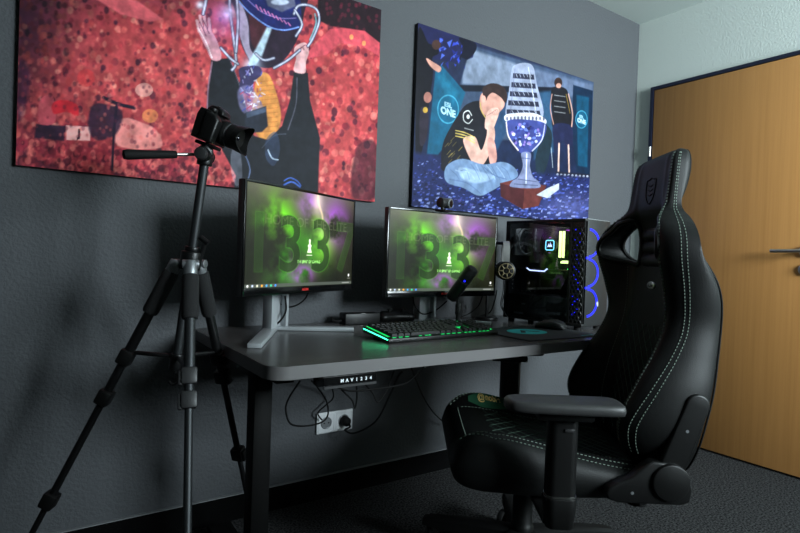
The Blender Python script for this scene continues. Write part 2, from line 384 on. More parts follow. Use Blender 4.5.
# --- left picture: raised trophy before a red lit crowd
c = canvas_corners(-3.025, -1.825, 1.185, 1.967); R = Raster(420, 274, c)
cl = R.cloud(3, 4)
X, Y = R.X, R.Y
base = np.array([176, 62, 68.])[None, None]+(cl-.5)[..., None]*np.array([120, 60, 60.])[None, None]
R.a = base.astype(np.float32)
R.glow(150, 80, 110, 55, (206, 82, 84), .75); R.glow(340, 130, 45, 70, (196, 74, 74), .7); R.glow(20, 20, 45, 60, (52, 26, 56), .8); R.glow(30, 158, 40, 30, (70, 26, 50), .8)
R.glow(120, -20, 220, 26, (66, 28, 48), .8)
pal = [(216, 92, 92), (232, 122, 112), (180, 56, 66), (120, 30, 46), (70, 20, 40), (46, 18, 40), (206, 80, 80), (150, 46, 60), (236, 146, 128), (190, 62, 66), (226, 104, 96), (212, 84, 86)]
for k in range(3600):
    x, y = RNG.uniform(12, 384), RNG.uniform(-40, 205)
    if 330 < x and y < 26: continue
    s_ = RNG.uniform(1.2, 3.3)*(1+.25*(y > 110)); i = RNG.integers(len(pal)); cc = np.array(pal[i])*(1. if x > 70 or y > 60 else .75)
    if y < 20: cc = cc*.7
    R.ell(x, y, s_, s_*RNG.uniform(.8, 1.6), cc, RNG.uniform(.35, .8), 1.5, n=9)
R.poly([(88, -6), (128, -6), (163, 19), (150, 22), (120, 14)], (214, 92, 100), .9, 2)
for pts in ([(18, 60), (30, 75), (24, 110), (17, 120)],): R.blob(pts, (44, 24, 60), .6, 4)
R.poly([(17, 138), (16, 150), (180, 180), (180, 160)], (150, 40, 58), .75, 2)
for k in range(260):
    x = RNG.uniform(20, 235); y = 140+(x-17)*.11+RNG.uniform(0, 24); s_ = RNG.uniform(1.5, 3.5); R.ell(x, y, s_, s_*1.2, [(70, 18, 34), (200, 70, 76), (110, 30, 44), (226, 110, 104)][RNG.integers(4)], .75, 1.2, n=9)
R.poly([(36, 124), (66, 126), (64, 141), (34, 138)], (36, 22, 44), .9, 1.5)
R.blob([(40, 100), (52, 96), (56, 118), (50, 125), (38, 122)], (206, 84, 96), .8); R.blob([(52, 104), (62, 100), (76, 104), (78, 116), (66, 112), (54, 114)], (205, 34, 48), .9)
R.poly([(66, 125.5), (91, 127), (90, 141), (66, 140)], (236, 164, 160)); R.text('J', lambda a, b_: (79+a*11, 133.5-b_*11), (30, 20, 34), bold=.03)
R.blob([(116, 124), (126, 118), (140, 122), (156, 130), (160, 148), (118, 146)], (240, 142, 136), .95, 1.5)
R.ell(150, 116, 8, 7, (236, 140, 84), .75); R.ell(144, 90, 9, 7, (236, 170, 158), .75); R.ell(86, 78, 9, 9, (216, 62, 66), .7)
R.blob([(92, 106), (104, 104), (122, 112), (116, 134), (96, 140), (88, 126)], (42, 26, 50), .85, 2); R.curve([(117, 104), (114, 130), (112, 170)], 2.6, (36, 22, 44)); R.curve([(104, 98), (118, 104), (134, 108)], 4, (30, 20, 40))
for k in range(500):
    x, y = RNG.uniform(14, 230), RNG.uniform(60, 185); s_ = RNG.uniform(.8, 2.2); R.ell(x, y, s_, s_*1.3, [(90, 26, 44), (226, 110, 100), (180, 60, 70), (60, 20, 40)][RNG.integers(4)], .45, 1.2, n=8)
# upper right arch and dark tier
R.poly([(318, -60), (392, -60), (392, 58), (378, 45), (364, 31), (330, 26), (318, 20)], (26, 16, 24), .95, 2)
for k in range(70):
    R.ell(RNG.uniform(318, 380), RNG.uniform(-40, 30), 1.6, 2.2, (110, 30, 48), .5, 1.2, n=8)
R.poly([(300, 60), (312, 48), (330, 29), (344, 28), (365, 31), (380, 43), (379, 56), (362, 46), (340, 43), (326, 55)], (206, 76, 88), .95, 1.5)
R.ell(351.5, 37, 2, 2.6, (255, 150, 96)); R.ell(364, 43.3, 2, 2.6, (255, 150, 96))
R.blob([(356, 150), (372, 140), (382, 160), (378, 196), (352, 196)], (60, 22, 36), .7, 4)
# back figure in black: sleeves, body, orange hair and face area behind
R.blob([(257, 78), (268, 74), (276, 92), (281, 116), (276, 134), (262, 140), (252, 120)], (226, 150, 74), .95, 1.5)
for k in range(12): R.line([(258, 82+4.6*k), (278, 80+4.6*k)], 1, (190, 104, 54), .6)
body = [(206, 112), (211, 60), (229, 58), (240, 84), (247, 112), (254, 136), (268, 140), (282, 126), (290, 100), (294, 72), (308, 73), (310, 100), (320, 138), (318, 192), (330, 215), (230, 215), (236, 176), (222, 150)]
R.poly(body, (27, 29, 36), 1, 1.2)
R.curve([(207, 120), (208, 90), (212, 62)], 1.6, (150, 110, 130)); R.curve([(231, 62), (243, 96), (252, 134)], 1.2, (90, 88, 104)); R.curve([(297, 78), (296, 104), (288, 130)], 1.4, (84, 82, 96)); R.curve([(243, 150), (250, 170), (244, 190)], 1.3, (130, 150, 200), .8)
R.curve([(262, 148), (274, 136), (286, 134)], 1.2, (70, 74, 88)); R.blob([(232, 150), (240, 152), (242, 178), (236, 186), (231, 170)], (190, 190, 208), .35)
R.blob([(266, 140), (276, 132), (280, 150), (274, 166), (266, 158)], (60, 76, 110), .55); R.curve([(268, 150), (272, 158), (278, 160)], 1.5, (200, 216, 240))
# hands
R.blob([(198, 30), (203, 26), (212, 32), (219, 46), (221, 59), (212, 60), (206, 48)], (206, 144, 154))
for k, (a, b_) in enumerate([((199, 31), (197, 21)), ((202, 29), (200, 16)), ((206, 29), (204, 15)), ((210, 31), (209, 19))]): R.line([a, b_], 3.6, (222, 162, 168)); R.line([(a[0]+1.8, a[1]), (b_[0]+1.8, b_[1]+2)], .7, (110, 60, 84), .8); R.curve([(198, 28), (206, 42), (212, 58)], 1.2, (250, 214, 220)); R.curve([(203, 20), (209, 33)], .9, (120, 70, 90)); R.curve([(200, 22), (206, 36)], .9, (120, 70, 90))
R.blob([(294, 71), (296, 58), (294, 49), (299, 44), (306, 43), (309, 52), (306, 62), (305, 73)], (226, 170, 172))
for k in range(3): R.curve([(295+3.2*k, 52-2*k), (299+3.2*k, 49-2*k), (301+3.2*k, 52-2*k)], 1, (130, 74, 88))
# trophy cup
R.blob([(228, -24), (306, -24), (304, 14), (297, 40), (284, 60), (270, 68), (254, 64), (242, 46), (236, 14)], (40, 28, 44), 1, 1)
R.blob([(240, 2), (248, 22), (250, 48), (258, 58), (250, 60), (241, 40), (237, 16)], (176, 160, 184), .9, 1.2); R.blob([(250, 10), (266, 24), (262, 48), (252, 44)], (74, 34, 42), .9, 2)
R.poly([(236, -8), (300, -8), (302, 22), (297, 29), (284, 31), (268, 28), (250, 14)], (28, 36, 96), .95, 1.2); R.curve([(238, 0), (250, 13), (268, 26), (284, 30), (299, 27)], 1.8, (120, 150, 226)); R.curve([(244, -4), (262, 12), (280, 18), (296, 18)], 1.2, (150, 130, 200), .8)
for k in range(9): R.line([(256+4*k, 5+2.2*k), (258.4+4*k, 9.6+2.*k)], 1.7, (212, 120, 176), .9)
R.poly([(262, -12), (292, -12), (296, 6), (282, 12), (268, 6)], (98, 98, 120), .9, 2); R.ell(280, 2, 9, 3, (206, 214, 236), .8, 2)
R.poly([(267, 27), (272, 28), (262, 56), (252, 70), (246, 72), (250, 60)], (206, 232, 250), .9, 2.5); R.glow(252, 66, 9, 8, (210, 232, 255), .9)
for pts in ([(229, -20), (230, 10), (233, 34), (236, 62), (232, 70)], [(236, -10), (238, 20), (236, 52)], [(207, -20), (206, 0), (203, 14)], [(221, 48), (230, 58), (238, 64)], [(294, 14), (298, 6), (308, 5), (317, 10), (319, 22), (313, 38), (308, 46)], [(295, 10), (302, 24), (296, 36)], [(300, 50), (288, 60), (274, 68)], [(256, 54), (264, 60), (274, 58)]):
    R.curve(pts, 4.2, (74, 74, 100)); R.curve(pts, 2., (206, 206, 226))
R.curve([(315, 14), (316, 24), (310, 40)], 2.2, (120, 190, 200), .8)
R.blob([(240, 68), (258, 66), (262, 74), (254, 82), (252, 92), (240, 92), (240, 80)], (60, 54, 92)); 
for k in range(30): 
    x, y = RNG.uniform(241, 262), RNG.uniform(64, 112); R.line([(x, y), (x+RNG.uniform(-3, 5), y+RNG.uniform(-3, 5))], 1.3, [(230, 232, 250), (90, 100, 190), (170, 150, 220)][RNG.integers(3)], .8)
R.blob([(238, 90), (250, 86), (262, 104), (264, 112), (250, 116), (240, 108)], (150, 140, 190), .55, 2)
for k in range(24):
    x, y = RNG.uniform(240, 261), RNG.uniform(88, 111); R.line([(x, y), (x+RNG.uniform(-4, 4), y+RNG.uniform(-3, 4))], 1.2, [(244, 240, 255), (60, 70, 160), (190, 60, 90)][RNG.integers(3)], .85)
R.poly([(245, 113), (266, 106), (268, 126), (262, 132), (250, 133), (245, 128)], (34, 38, 50), 1, 1.5); R.poly([(246, 113), (266, 107), (266, 112), (247, 118)], (74, 84, 106), .9, 1.5)
R.glow(228, 13, 7, 8, (235, 226, 255), .95); R.glow(222, 20, 16, 20, (170, 100, 190), .5); R.glow(200, 5, 4, 4, (250, 240, 255), .9)
R.curve([(284, 181), (290, 178), (297, 181), (301, 186)], 1.2, (70, 110, 210)); R.curve([(284, 185), (292, 182), (300, 187)], 2., (70, 110, 210), .9)
R.a = R.a*(.74+.52*R.cloud(71, 60, 3))[..., None]*(1-.35*np.exp(-((R.X-10)/55)**2-((R.Y-20)/90)**2))[..., None]
lt, w, h = canvas(-3.025, -1.825, 1.185, 1.967, 'large canvas print of raised silver trophy before a red crowd, left of the two pictures')
R.sheet('printed_picture', (-w/2+.0005, -.0212, .0005), (w-.001, 0, 0), (0, 0, h-.001), print_mat('printed canvas red', .55), lt)

# --- right picture: seated player beside a tall trophy on blue confetti
c = canvas_corners(-1.640, -.442, 1.183, 1.965); R = Raster(420, 274, c)
S = lambda x, y: (400+x/2.54, 10+y/2.54)          # drawn in a 508 x 533 sketch frame
SP = lambda pts: [S(*q) for q in pts]
X, Y = (R.X-400)*2.54, (R.Y-10)*2.54
g = np.clip((Y-40)/320, 0, 1)[..., None]
R.a = (np.array([34, 38, 62.])*(1-g)+np.array([24, 34, 60.])*g).astype(np.float32)*np.ones((R.H, R.W, 1), np.float32)
R.poly(SP([(150, 80), (500, 185), (500, 330), (145, 330)]), (64, 80, 104), .8, 4)
R.poly(SP([(160, 92), (300, 138), (300, 198), (158, 188)]), (112, 122, 142), 1, 5); R.poly(SP([(330, 146), (490, 190), (490, 230), (330, 200)]), (92, 104, 130), .9, 6)
R.poly(SP([(150, 190), (390, 196), (390, 212), (150, 206)]), (20, 24, 36), 1, 2); R.poly(SP([(210, 206), (280, 210), (275, 300), (235, 380), (235, 300)]), (36, 62, 92), .9, 4)
R.poly(SP([(330, 210), (385, 205), (390, 360), (340, 380)]), (40, 74, 104), .85, 5)
# left curtain, blue facets, helper figure
R.poly(SP([(40, 30), (195, 80), (185, 120), (150, 135), (60, 120), (38, 110)]), (28, 30, 66), 1, 2); 
for k in range(26):
    x, y = RNG.uniform(95, 160), RNG.uniform(70, 140); R.poly(SP([(x, y), (x+RNG.uniform(4, 16), y+RNG.uniform(-8, 8)), (x+RNG.uniform(-4, 10), y+RNG.uniform(6, 16))]), [(52, 70, 190), (30, 40, 120), (84, 110, 220)][RNG.integers(3)], .8)
R.blob(SP([(150, 70), (190, 82), (192, 104), (170, 126), (150, 124), (160, 98)]), (16, 18, 32), 1)
R.poly(SP([(155, 120), (170, 126), (140, 230), (118, 230)]), (30, 38, 62), 1, 3)
R.poly(SP([(90, 150), (106, 140), (166, 210), (140, 290), (110, 350), (96, 368), (68, 366)]), (22, 84, 112), .95, 2); R.poly(SP([(96, 170), (110, 160), (150, 212), (128, 250)]), (30, 104, 132), .6, 4)
R.blob(SP([(44, 60), (72, 84), (92, 92), (98, 110), (82, 122), (84, 160), (72, 250), (62, 330), (40, 380)]), (18, 18, 26), 1); R.blob(SP([(66, 122), (84, 132), (104, 146), (98, 158), (78, 144)]), (196, 140, 124)); R.ell(*S(92, 88), 4.5, 5, (60, 40, 36)); R.ell(*S(70, 222), 4, 5.5, (176, 116, 104)); R.blob(SP([(52, 250), (72, 262), (66, 330), (50, 340)]), (40, 34, 46)); R.ell(*S(64, 254), 2.5, 3, (190, 150, 60), .9)
def ring_logo(cx, cy, r, rot=0., sx=1.):
    cx, cy = S(cx, cy); r /= 2.54
    ring = [(cx+r*sx*math.cos(t), cy+r*1.35*math.sin(t)) for t in [2*PI*k/16 for k in range(16)]]
    R.curve(ring, 2.2, (74, 160, 190), .85, True); R.poly(ring, (20, 90, 120), .5)
    R.text('ESL', lambda a, b_: (cx+a*r*.50*sx, cy-r*.40-b_*r*.62+a*r*.50*sx*.34), (180, 216, 230), .8, bold=.03)
    R.text('ONE', lambda a, b_: (cx+a*r*.68*sx, cy+r*.30-b_*r*.95+a*r*.68*sx*.34), (196, 228, 240), .85, bold=.04)
ring_logo(122, 252, 26)
# right hand banner and standing figure
R.poly(SP([(440, 190), (490, 205), (484, 420), (448, 410), (436, 300)]), (16, 34, 56), 1, 2); R.poly(SP([(448, 215), (480, 222), (476, 400), (452, 395)]), (16, 66, 92), .9, 3); ring_logo(461, 278, 16, sx=.9)
R.blob(SP([(384, 205), (396, 194), (418, 198), (428, 214), (436, 270), (432, 300), (390, 300), (386, 260)]), (24, 24, 30)); R.ell(*S(402, 184), 4, 5, (50, 34, 32)); R.ell(*S(403, 192), 2.6, 2.5, (190, 140, 124))
for k in range(4): R.line(SP([(392, 216+14*k), (420, 220+14*k)]), 1.4, (176, 176, 180), .7)
R.curve(SP([(428, 214), (438, 260), (436, 296)]), 3.2, (190, 146, 134)); R.curve(SP([(386, 214), (382, 250), (390, 290)]), 2.4, (170, 126, 116)); R.line(SP([(422, 214), (432, 262)]), 1.3, (200, 160, 60), .8)
R.blob(SP([(390, 292), (434, 294), (438, 340), (420, 348), (414, 330), (400, 346), (392, 340)]), (30, 34, 64))
for a in ((404, 340, 402, 425), (428, 344, 430, 425)): R.line(SP([a[:2], a[2:]]), 4.4, (206, 170, 158))
R.ell(*S(401, 432), 3, 2, (236, 230, 232)); R.ell(*S(431, 428), 3.4, 2, (236, 230, 232))
R.blob(SP([(360, 290), (380, 300), (386, 330), (372, 400), (352, 430), (344, 380), (356, 330)]), (26, 40, 50)); R.line(SP([(384, 350), (388, 400)]), 1.6, (210, 220, 226), .7)
R.poly(SP([(395, 410), (486, 418), (486, 428), (395, 422)]), (24, 26, 40), .9, 2)
for k in range(9): R.ell(*S(400+9.5*k, 418+.6*k), 1.2, 1.2, (220, 222, 232), .8)
# blue confetti floor
R.poly(SP([(30, 360), (100, 372), (300, 410), (486, 426), (484, 540), (28, 520)]), (28, 36, 78), 1, 8)
for k in range(1500):
    y = RNG.uniform(372, 540); x = RNG.uniform(32, 486); 
    if y < 372+(x-32)*.12: continue
    s_ = RNG.uniform(2.5, 7)*(.6+(y-370)/170); R.poly(SP([(x, y), (x+s_, y+RNG.uniform(-3, 3)), (x+s_*.8, y+s_*.6), (x-s_*.2, y+s_*.5)]), [(58, 74, 158), (92, 108, 190), (26, 30, 72), (42, 54, 118), (134, 146, 206), (16, 18, 42), (70, 70, 132), (20, 24, 56)][RNG.integers(8)], .9)
R.glow(*S(430, 500), 26, 14, (150, 150, 215), .35)
# seated player
R.blob(SP([(104, 384), (112, 330), (150, 262), (172, 238), (206, 232), (232, 262), (236, 330), (228, 392), (170, 402), (112, 410)]), (26, 26, 33), 1)
R.blob(SP([(202, 244), (206, 214), (228, 204), (256, 216), (266, 240), (250, 262), (230, 274), (210, 262)]), (190, 138, 124))
R.blob(SP([(212, 220), (210, 198), (232, 186), (258, 192), (272, 212), (268, 236), (256, 222), (236, 210), (224, 218), (218, 230)]), (46, 34, 34)); R.ell(*S(212, 226), 2.3, 3.6, (214, 150, 136))
R.curve(SP([(204, 236), (208, 258), (222, 280)]), 2.2, (196, 164, 92))
R.blob(SP([(160, 330), (190, 322), (206, 356), (220, 318), (222, 290), (238, 296), (240, 330), (222, 376), (206, 396), (186, 392)]), (206, 158, 144)); R.blob(SP([(222, 330), (238, 330), (246, 372), (240, 392), (228, 388)]), (196, 140, 130))
R.blob(SP([(216, 300), (218, 270), (228, 252), (246, 248), (252, 258), (244, 284), (234, 304)]), (214, 168, 154)); 
for k in range(4): R.curve(SP([(222+6*k, 268-4*k), (232+5*k, 262-3*k), (240+3*k, 266)]), .8, (150, 96, 90), .8)
for k in (0, 1, 2): R.curve(SP([(141, 306+7*k), (166, 312+7*k), (190, 324+7*k)]), 1.5, (206, 178, 96))
R.curve(SP([(182, 268), (174, 256), (162, 262), (162, 280), (174, 288), (184, 278)]), 1.5, (214, 214, 214)); R.ell(*S(173, 271), 1.6, 2.2, (214, 214, 214)); R.line(SP([(164, 300), (186, 306)]), 1.4, (200, 200, 200), .8)
for k in range(14):
    x, y = RNG.uniform(112, 150), RNG.uniform(330, 400); R.line(SP([(x, y), (x+9, y-10)]), .9, (176, 150, 70), .55)
R.blob(SP([(112, 418), (122, 392), (160, 378), (212, 392), (262, 386), (292, 402), (298, 424), (266, 440), (232, 460), (200, 472), (160, 452), (122, 440)]), (104, 126, 158)); R.blob(SP([(150, 400), (200, 410), (240, 424), (200, 440), (160, 430)]), (164, 186, 212), .6, 3); [R.curve(SP([(x, 392+(x*7)%18), (x+14, 408+(x*5)%14), (x+22, 430)]), 1.3, [(70, 88, 120), (168, 186, 208)][k % 2], .6) for k, x in enumerate(range(128, 270, 13))]; R.curve(SP([(214, 400), (240, 420), (270, 430)]), 1.6, (70, 90, 130), .8); R.curve(SP([(124, 430), (170, 440), (204, 466)]), 1.6, (80, 96, 136), .7)
# tall trophy
R.poly(SP([(254, 440), (286, 432), (372, 446), (352, 498), (310, 506), (256, 474)]), (92, 44, 42), 1); R.poly(SP([(254, 440), (316, 456), (312, 506), (256, 474)]), (62, 28, 32), .9); R.poly(SP([(346, 470), (376, 452), (404, 440), (404, 456), (374, 478)]), (178, 180, 190))
R.blob(SP([(284, 150), (296, 138), (318, 134), (338, 144), (348, 190), (364, 268), (318, 276), (270, 268), (276, 210)]), (146, 152, 176))
for k in range(5):
    y = 160+23*k; wd_ = 27+4.*k; cx = 314
    R.poly(SP([(cx-wd_, y), (cx+wd_*.95, y+4), (cx+wd_*1.02, y+17), (cx-wd_*1.02, y+13)]), (30, 32, 50), .92)
    for j in range(5): R.line(SP([(cx-wd_*.7+j*wd_*.33, y+3), (cx-wd_*.6+j*wd_*.33, y+10)]), 1.2, (196, 200, 220), .85)
R.line(SP([(326, 146), (346, 262)]), 2.2, (236, 240, 250), .6); R.line(SP([(292, 150), (280, 262)]), 1.8, (96, 100, 126), .6)
R.blob(SP([(266, 268), (290, 262), (340, 262), (370, 278), (364, 292), (316, 280), (272, 284)]), (206, 204, 214))
for k in range(11): R.ell(*S(272+9.3*k, 274+abs(k-5)*.4), 1.1, 2., (84, 84, 104), .9)
R.blob(SP([(270, 284), (318, 278), (370, 290), (360, 334), (334, 360), (318, 368), (300, 358), (280, 330)]), (58, 66, 128)); R.curve(SP([(270, 286), (276, 322), (300, 356)]), 2.8, (212, 196, 190)); R.curve(SP([(368, 292), (360, 330), (336, 358)]), 2.4, (180, 180, 210))
for k in range(60):
    t, q = RNG.uniform(0, 2*PI), math.sqrt(RNG.random()); R.ell(*S(320+36*q*math.cos(t), 318+32*q*math.sin(t)), RNG.uniform(.8, 2.2), RNG.uniform(.8, 2.), [(230, 232, 246), (40, 44, 110), (150, 120, 200), (110, 130, 220), (26, 26, 60)][RNG.integers(5)], .8)
R.blob(SP([(308, 364), (332, 364), (330, 396), (338, 424), (352, 436), (352, 452), (284, 450), (284, 436), (300, 424), (312, 396)]), (112, 118, 150)); R.line(SP([(322, 366), (320, 440)]), 2.4, (232, 236, 248), .8); R.line(SP([(300, 430), (346, 436)]), 1.5, (60, 64, 90), .8); R.line(SP([(290, 442), (350, 446)]), 1.5, (60, 64, 90), .8); R.line(SP([(310, 376), (330, 378)]), 1.5, (64, 70, 110), .8)
R.a = R.a*(.78+.44*R.cloud(83, 40, 4))[..., None]
rt, w, h = canvas(-1.640, -.442, 1.183, 1.965, 'large canvas print of seated player beside tall silver trophy, right of the two pictures')
R.sheet('printed_picture', (-w/2+.0005, -.0212, .0005), (w-.001, 0, 0), (0, 0, h-.001), print_mat('printed canvas blue', .5), rt)
# ------------------------------------------------------------------ desk
DZ = .70; DXL, DXR, DYB, DYF = -2.532, -.84, -.035, -.752
desk = thing('standing_desk', 'dark grey height adjustable desk on black legs along the dark wall', 'desk', ((DXL+DXR)/2, (DYB+DYF)/2, 0))
hw, hd = (DXR-DXL)/2, (DYB-DYF)/2
def rrect(a, b_, r, n=8):
    o = []
    for cx, cy, t0 in ((a-r, b_-r, 0), (-a+r, b_-r, PI/2), (-a+r, -b_+r, PI), (a-r, -b_+r, 1.5*PI)):
        o += [(cx+r*math.cos(t0+k/n*PI/2), cy+r*math.sin(t0+k/n*PI/2)) for k in range(n+1)]
    return o
xyz = lambda a, b_, t: (a, b_, t)
MB().prism(rrect(hw, hd, .05), xyz, DZ-.032, DZ-.0006).build('edge_band', M['desk_edge'], desk, label='lighter grey edge of the desk top')
MB().prism(rrect(hw-.0012, hd-.0012, .049), xyz, DZ-.01, DZ).build('tabletop', M['desk_top'], desk)
lx = (-2.440-desk.location.x); 
for sx in (lx, -lx):
    m_ = MB(); m_.box((sx, -.05, .345), (.052, .06, .60), bev=.003); m_.box((sx, .0, .648), (.05, .46, .038), bev=.003)
    lg = m_.build('leg', M['desk_frame'], desk)
    MB().box((sx, -.01, .026), (.075, .62, .036), bev=.004).build('foot_beam', M['desk_frame'], lg)
    for yy in (-.29, .27): MB().cyl((sx, yy-.01, 0), (sx, yy-.01, .009), .022).build('levelling_foot', M['rubber'], lg)
MB().box((0, -.05, .640), (2*abs(lx)-.06, .1, .05), bev=.003).build('crossbar', M['desk_frame'], desk)
cp = MB(); 
pc_ = (-2.326-desk.location.x, DYF-desk.location.y+.022, .6525)
cp.prism([(-.03, -.0135), (.0, -.0145), (.03, -.006), (.03, .0145), (-.03, .0145)], lambda a, b_, t: (pc_[0]+t, pc_[1]-a, pc_[2]+b_), -.074, .074, bev=.002)
cpo = cp.build('control_panel', M['plastic_gloss'], desk)
MB().box((pc_[0], pc_[1]-.0305, pc_[2]-.010), (.146, .004, .006)).build('front_lip', M['plastic_grey'], cpo)
for k, s_ in enumerate(['M', 'A', 'V', '1', '2', '3', '4']):
    bx_ = MB(); bx_.mesh(text_mesh(s_, .0115, .0004, bold=.0003), basis((pc_[0]-.026+.0135*k, pc_[1]-.0335, pc_[2]+.0035), (1, 0, 0), (0, 0, 1), (0, -1, 0)))
    bx_.build('button_mark', M['screen_green'], cpo, smooth=False)

# ------------------------------------------------------------------ monitors
def wallpaper(bright):
    R = Raster(280, 158, [(0, 56), (100, 56), (100, 0), (0, 0)]); X, Y = R.X, R.Y
    cl = R.cloud(11, 4); c2 = R.cloud(29, 5); c3 = R.cloud(47, 6)
    R.a = (np.array([46, 50, 34.])+(cl[..., None]-.5)*70).astype(np.float32)*np.ones((R.H, R.W, 1), np.float32)
    R.put(np.clip(1.1-Y/16-X/400, 0, 1)*.75, (128, 128, 112)); 
    R.put(np.clip((c2-.36)*4.5, 0, 1)*np.exp(-(((X-26)/17)**2+((Y-19)/14)**2)), (130, 225, 50), 1.)
    R.put(np.clip((c3-.34)*4.5, 0, 1)*np.exp(-(((X-66)/13)**2+((Y-25)/16)**2)), (150, 240, 60), 1.)
    R.put(np.clip((c2-.33)*4, 0, 1)*np.exp(-(((X-34)/22)**2+((Y-44)/12)**2)), (70, 175, 40), .95)
    R.put(np.clip((c3-.30)*4, 0, 1)*np.exp(-(((X-80)/16)**2+((Y-16)/14)**2)), (166, 92, 206), 1.)
    R.put(np.clip((c2-.38)*5, 0, 1)*np.exp(-(((X-52)/12)**2+((Y-6)/10)**2)), (168, 118, 200), .9)
    R.put(np.clip((c3-.28)*5, 0, 1)*np.exp(-(((X-48)/10)**2+((Y-49)/6)**2)), (176, 100, 214), 1.)
    R.put(np.clip((cl-.36)*5, 0, 1)*np.exp(-(((X-32)/7)**2+((Y-43)/7)**2)), (170, 124, 196), .8)
    R.curve([(60, -2), (61, 5), (65, 12), (66, 18), (70, 26)], 3.5, (236, 214, 170), .75, soft=5); R.glow(60, 4, 5, 8, (250, 236, 214), .6); R.glow(50, 30, 16, 10, (60, 150, 46), .35)
    R.put(np.clip((X-80)/30, 0, 1)*.5, (52, 48, 30)); R.put(np.clip((14-X)/24, 0, 1)*.5, (46, 48, 34))
    # large translucent numerals
    for ch, x in (('1', 10), ('3', 36), ('3', 65), ('7', 91)):
        R.text(ch, lambda a, b_, x=x: (x+a*46, 33-b_*45), (80, 160, 40), .4 if ch == '3' else .25, bold=.025)
        R.text(ch, lambda a, b_, x=x: (x+a*46, 33-b_*45), (30, 40, 22), .58 if ch == '3' else .25, bold=.012)
    R.text('HOME OF THE ELITE', lambda a, b_: (53+a*8.6, 18.5-b_*8), (150, 156, 128), .28, bold=.0)
    R.poly([(52.7, 29), (54.3, 29), (54.2, 30.6), (55.4, 31.6), (54.6, 33), (55.8, 36), (51.2, 36), (52.4, 33), (51.6, 31.6), (52.8, 30.6)], (220, 245, 205)); R.ell(53.5, 28.6, .9, 1., (220, 245, 205)); R.line([(51, 37.4), (56, 37.4)], 1.3, (220, 245, 205))
    R.text('THE SPIRIT OF GAMING', lambda a, b_: (53.5+a*2.1, 41.6-b_*2.5), (170, 230, 140), .9, bold=.0)
    R.poly([(0, 54), (100, 54), (100, 56), (0, 56)], (92, 98, 92), .9); 
    for k, cc in enumerate([(230, 230, 230), (190, 200, 220), (210, 210, 190), (220, 170, 70), (90, 170, 220), (70, 200, 150), (80, 150, 230)]): R.ell(2.5+3.6*k, 55, .8, .7, cc, n=8)
    R.line([(89, 55), (97, 55)], 1, (220, 220, 220), .7); R.ell(96.4, 50, .9, 1., (236, 236, 236), n=8); R.line([(95, 52), (98, 52)], 1, (220, 220, 220), .6)
    R.a = np.clip(255*1.2*(np.clip(R.a, 0, 255)/255)**1.3*bright, 0, 255); return R
SCR = print_mat('lit wallpaper screen', .25, emission=1.3)
def monitor(loc, rz, zb, feet, label, brand_x):
    """loc: floor-plan position of the screen centre on the desk; zb: screen bottom above desk"""
    t = thing('monitor', label, 'monitor', (loc[0], loc[1], DZ), rz, 'computer monitors')
    W, H = .5437, .3026; b0, b1 = .023, .008
    m_ = MB(); m_.box((0, .013, zb+(H+b1-b0)/2), (W+2*b1, .024, H+b0+b1), bev=.003)
    m_.prism([(-.22, -.01), (.22, -.01), (.22, .19), (.15, .25), (-.15, .25), (-.22, .19)], lambda a, b_, q: (a, q, zb+.03+b_), .02, .05, bev=.012)
    m_.build('housing', M['plastic_grey'], t)
    fz = MB()
    for s_ in (-1, 1): fz.box((s_*(W/2+b1/2), -.0005, zb+(H+b1-b0)/2), (b1, .004, H+b0+b1), bev=.001)
    fz.box((0, -.0005, zb+H+b1/2), (W, .004, b1), bev=.001); fz.box((0, -.0005, zb-b0/2), (W, .004, b0), bev=.001)
    bz = fz.build('bezel', M['plastic_gloss'], t)
    MB().mesh(text_mesh('AGON', .0105, .0003, bold=.0004), basis((brand_x, -.0028, zb-b0/2), (1, 0, 0), (0, 0, 1), (0, -1, 0))).build('brand_lettering', M['red_print'], bz, smooth=False, label='small red lettering on the lower bezel')
    R.sheet('screen', (-W/2, -.0004, zb), (W, 0, 0), (0, 0, H), SCR, t)
    # stand: an open column of two posts and a back plate
    cy = .115; ct = zb+.17
    m_ = MB(); m_.box((-.036, cy-.004, ct/2+.004), (.030, .042, ct-.008), bev=.004); m_.box((.036, cy, ct/2+.004), (.014, .034, ct-.008), bev=.003); m_.box((.002, cy+.012, ct/2+.004), (.066, .008, ct-.008))
    m_.box((0, .07, ct-.03), (.08, .07, .07), bev=.006)
    st = m_.build('stand', M['stand_silver'], t)
    for tip, y0_ in zip(feet, (-1, 1)):
        tip = Vector((*tip, 0)); root = Vector((y0_*.03, cy, 0)); dd = (tip-root).normalized(); pp = Vector((-dd.y, dd.x, 0))
        ft = MB(); poly = [root-dd*.025+pp*.021, tip+pp*.019, tip-pp*.019, root-dd*.025-pp*.021]
        ft.prism([(p.x, p.y) for p in poly], xyz, .0005, .014, bev=.002)
        ft.build('stand_foot', M['stand_silver'], st)
    return t
R = wallpaper(1.)
m1 = monitor((-2.243, -.287), .473, .158, [(-.302, -.075), (.17, -.085)], 'black monitor angled on silver stand, beside the tripod, left of the two screens', .0)
R = wallpaper(1.)
m2 = monitor((-1.627, -.249), .017, .136, [(-.19, -.075), (.19, -.075)], 'black monitor facing forward behind the keyboard, carrying the webcam on its top edge', .0)
MONTOP = DZ+.136+.3026+.008
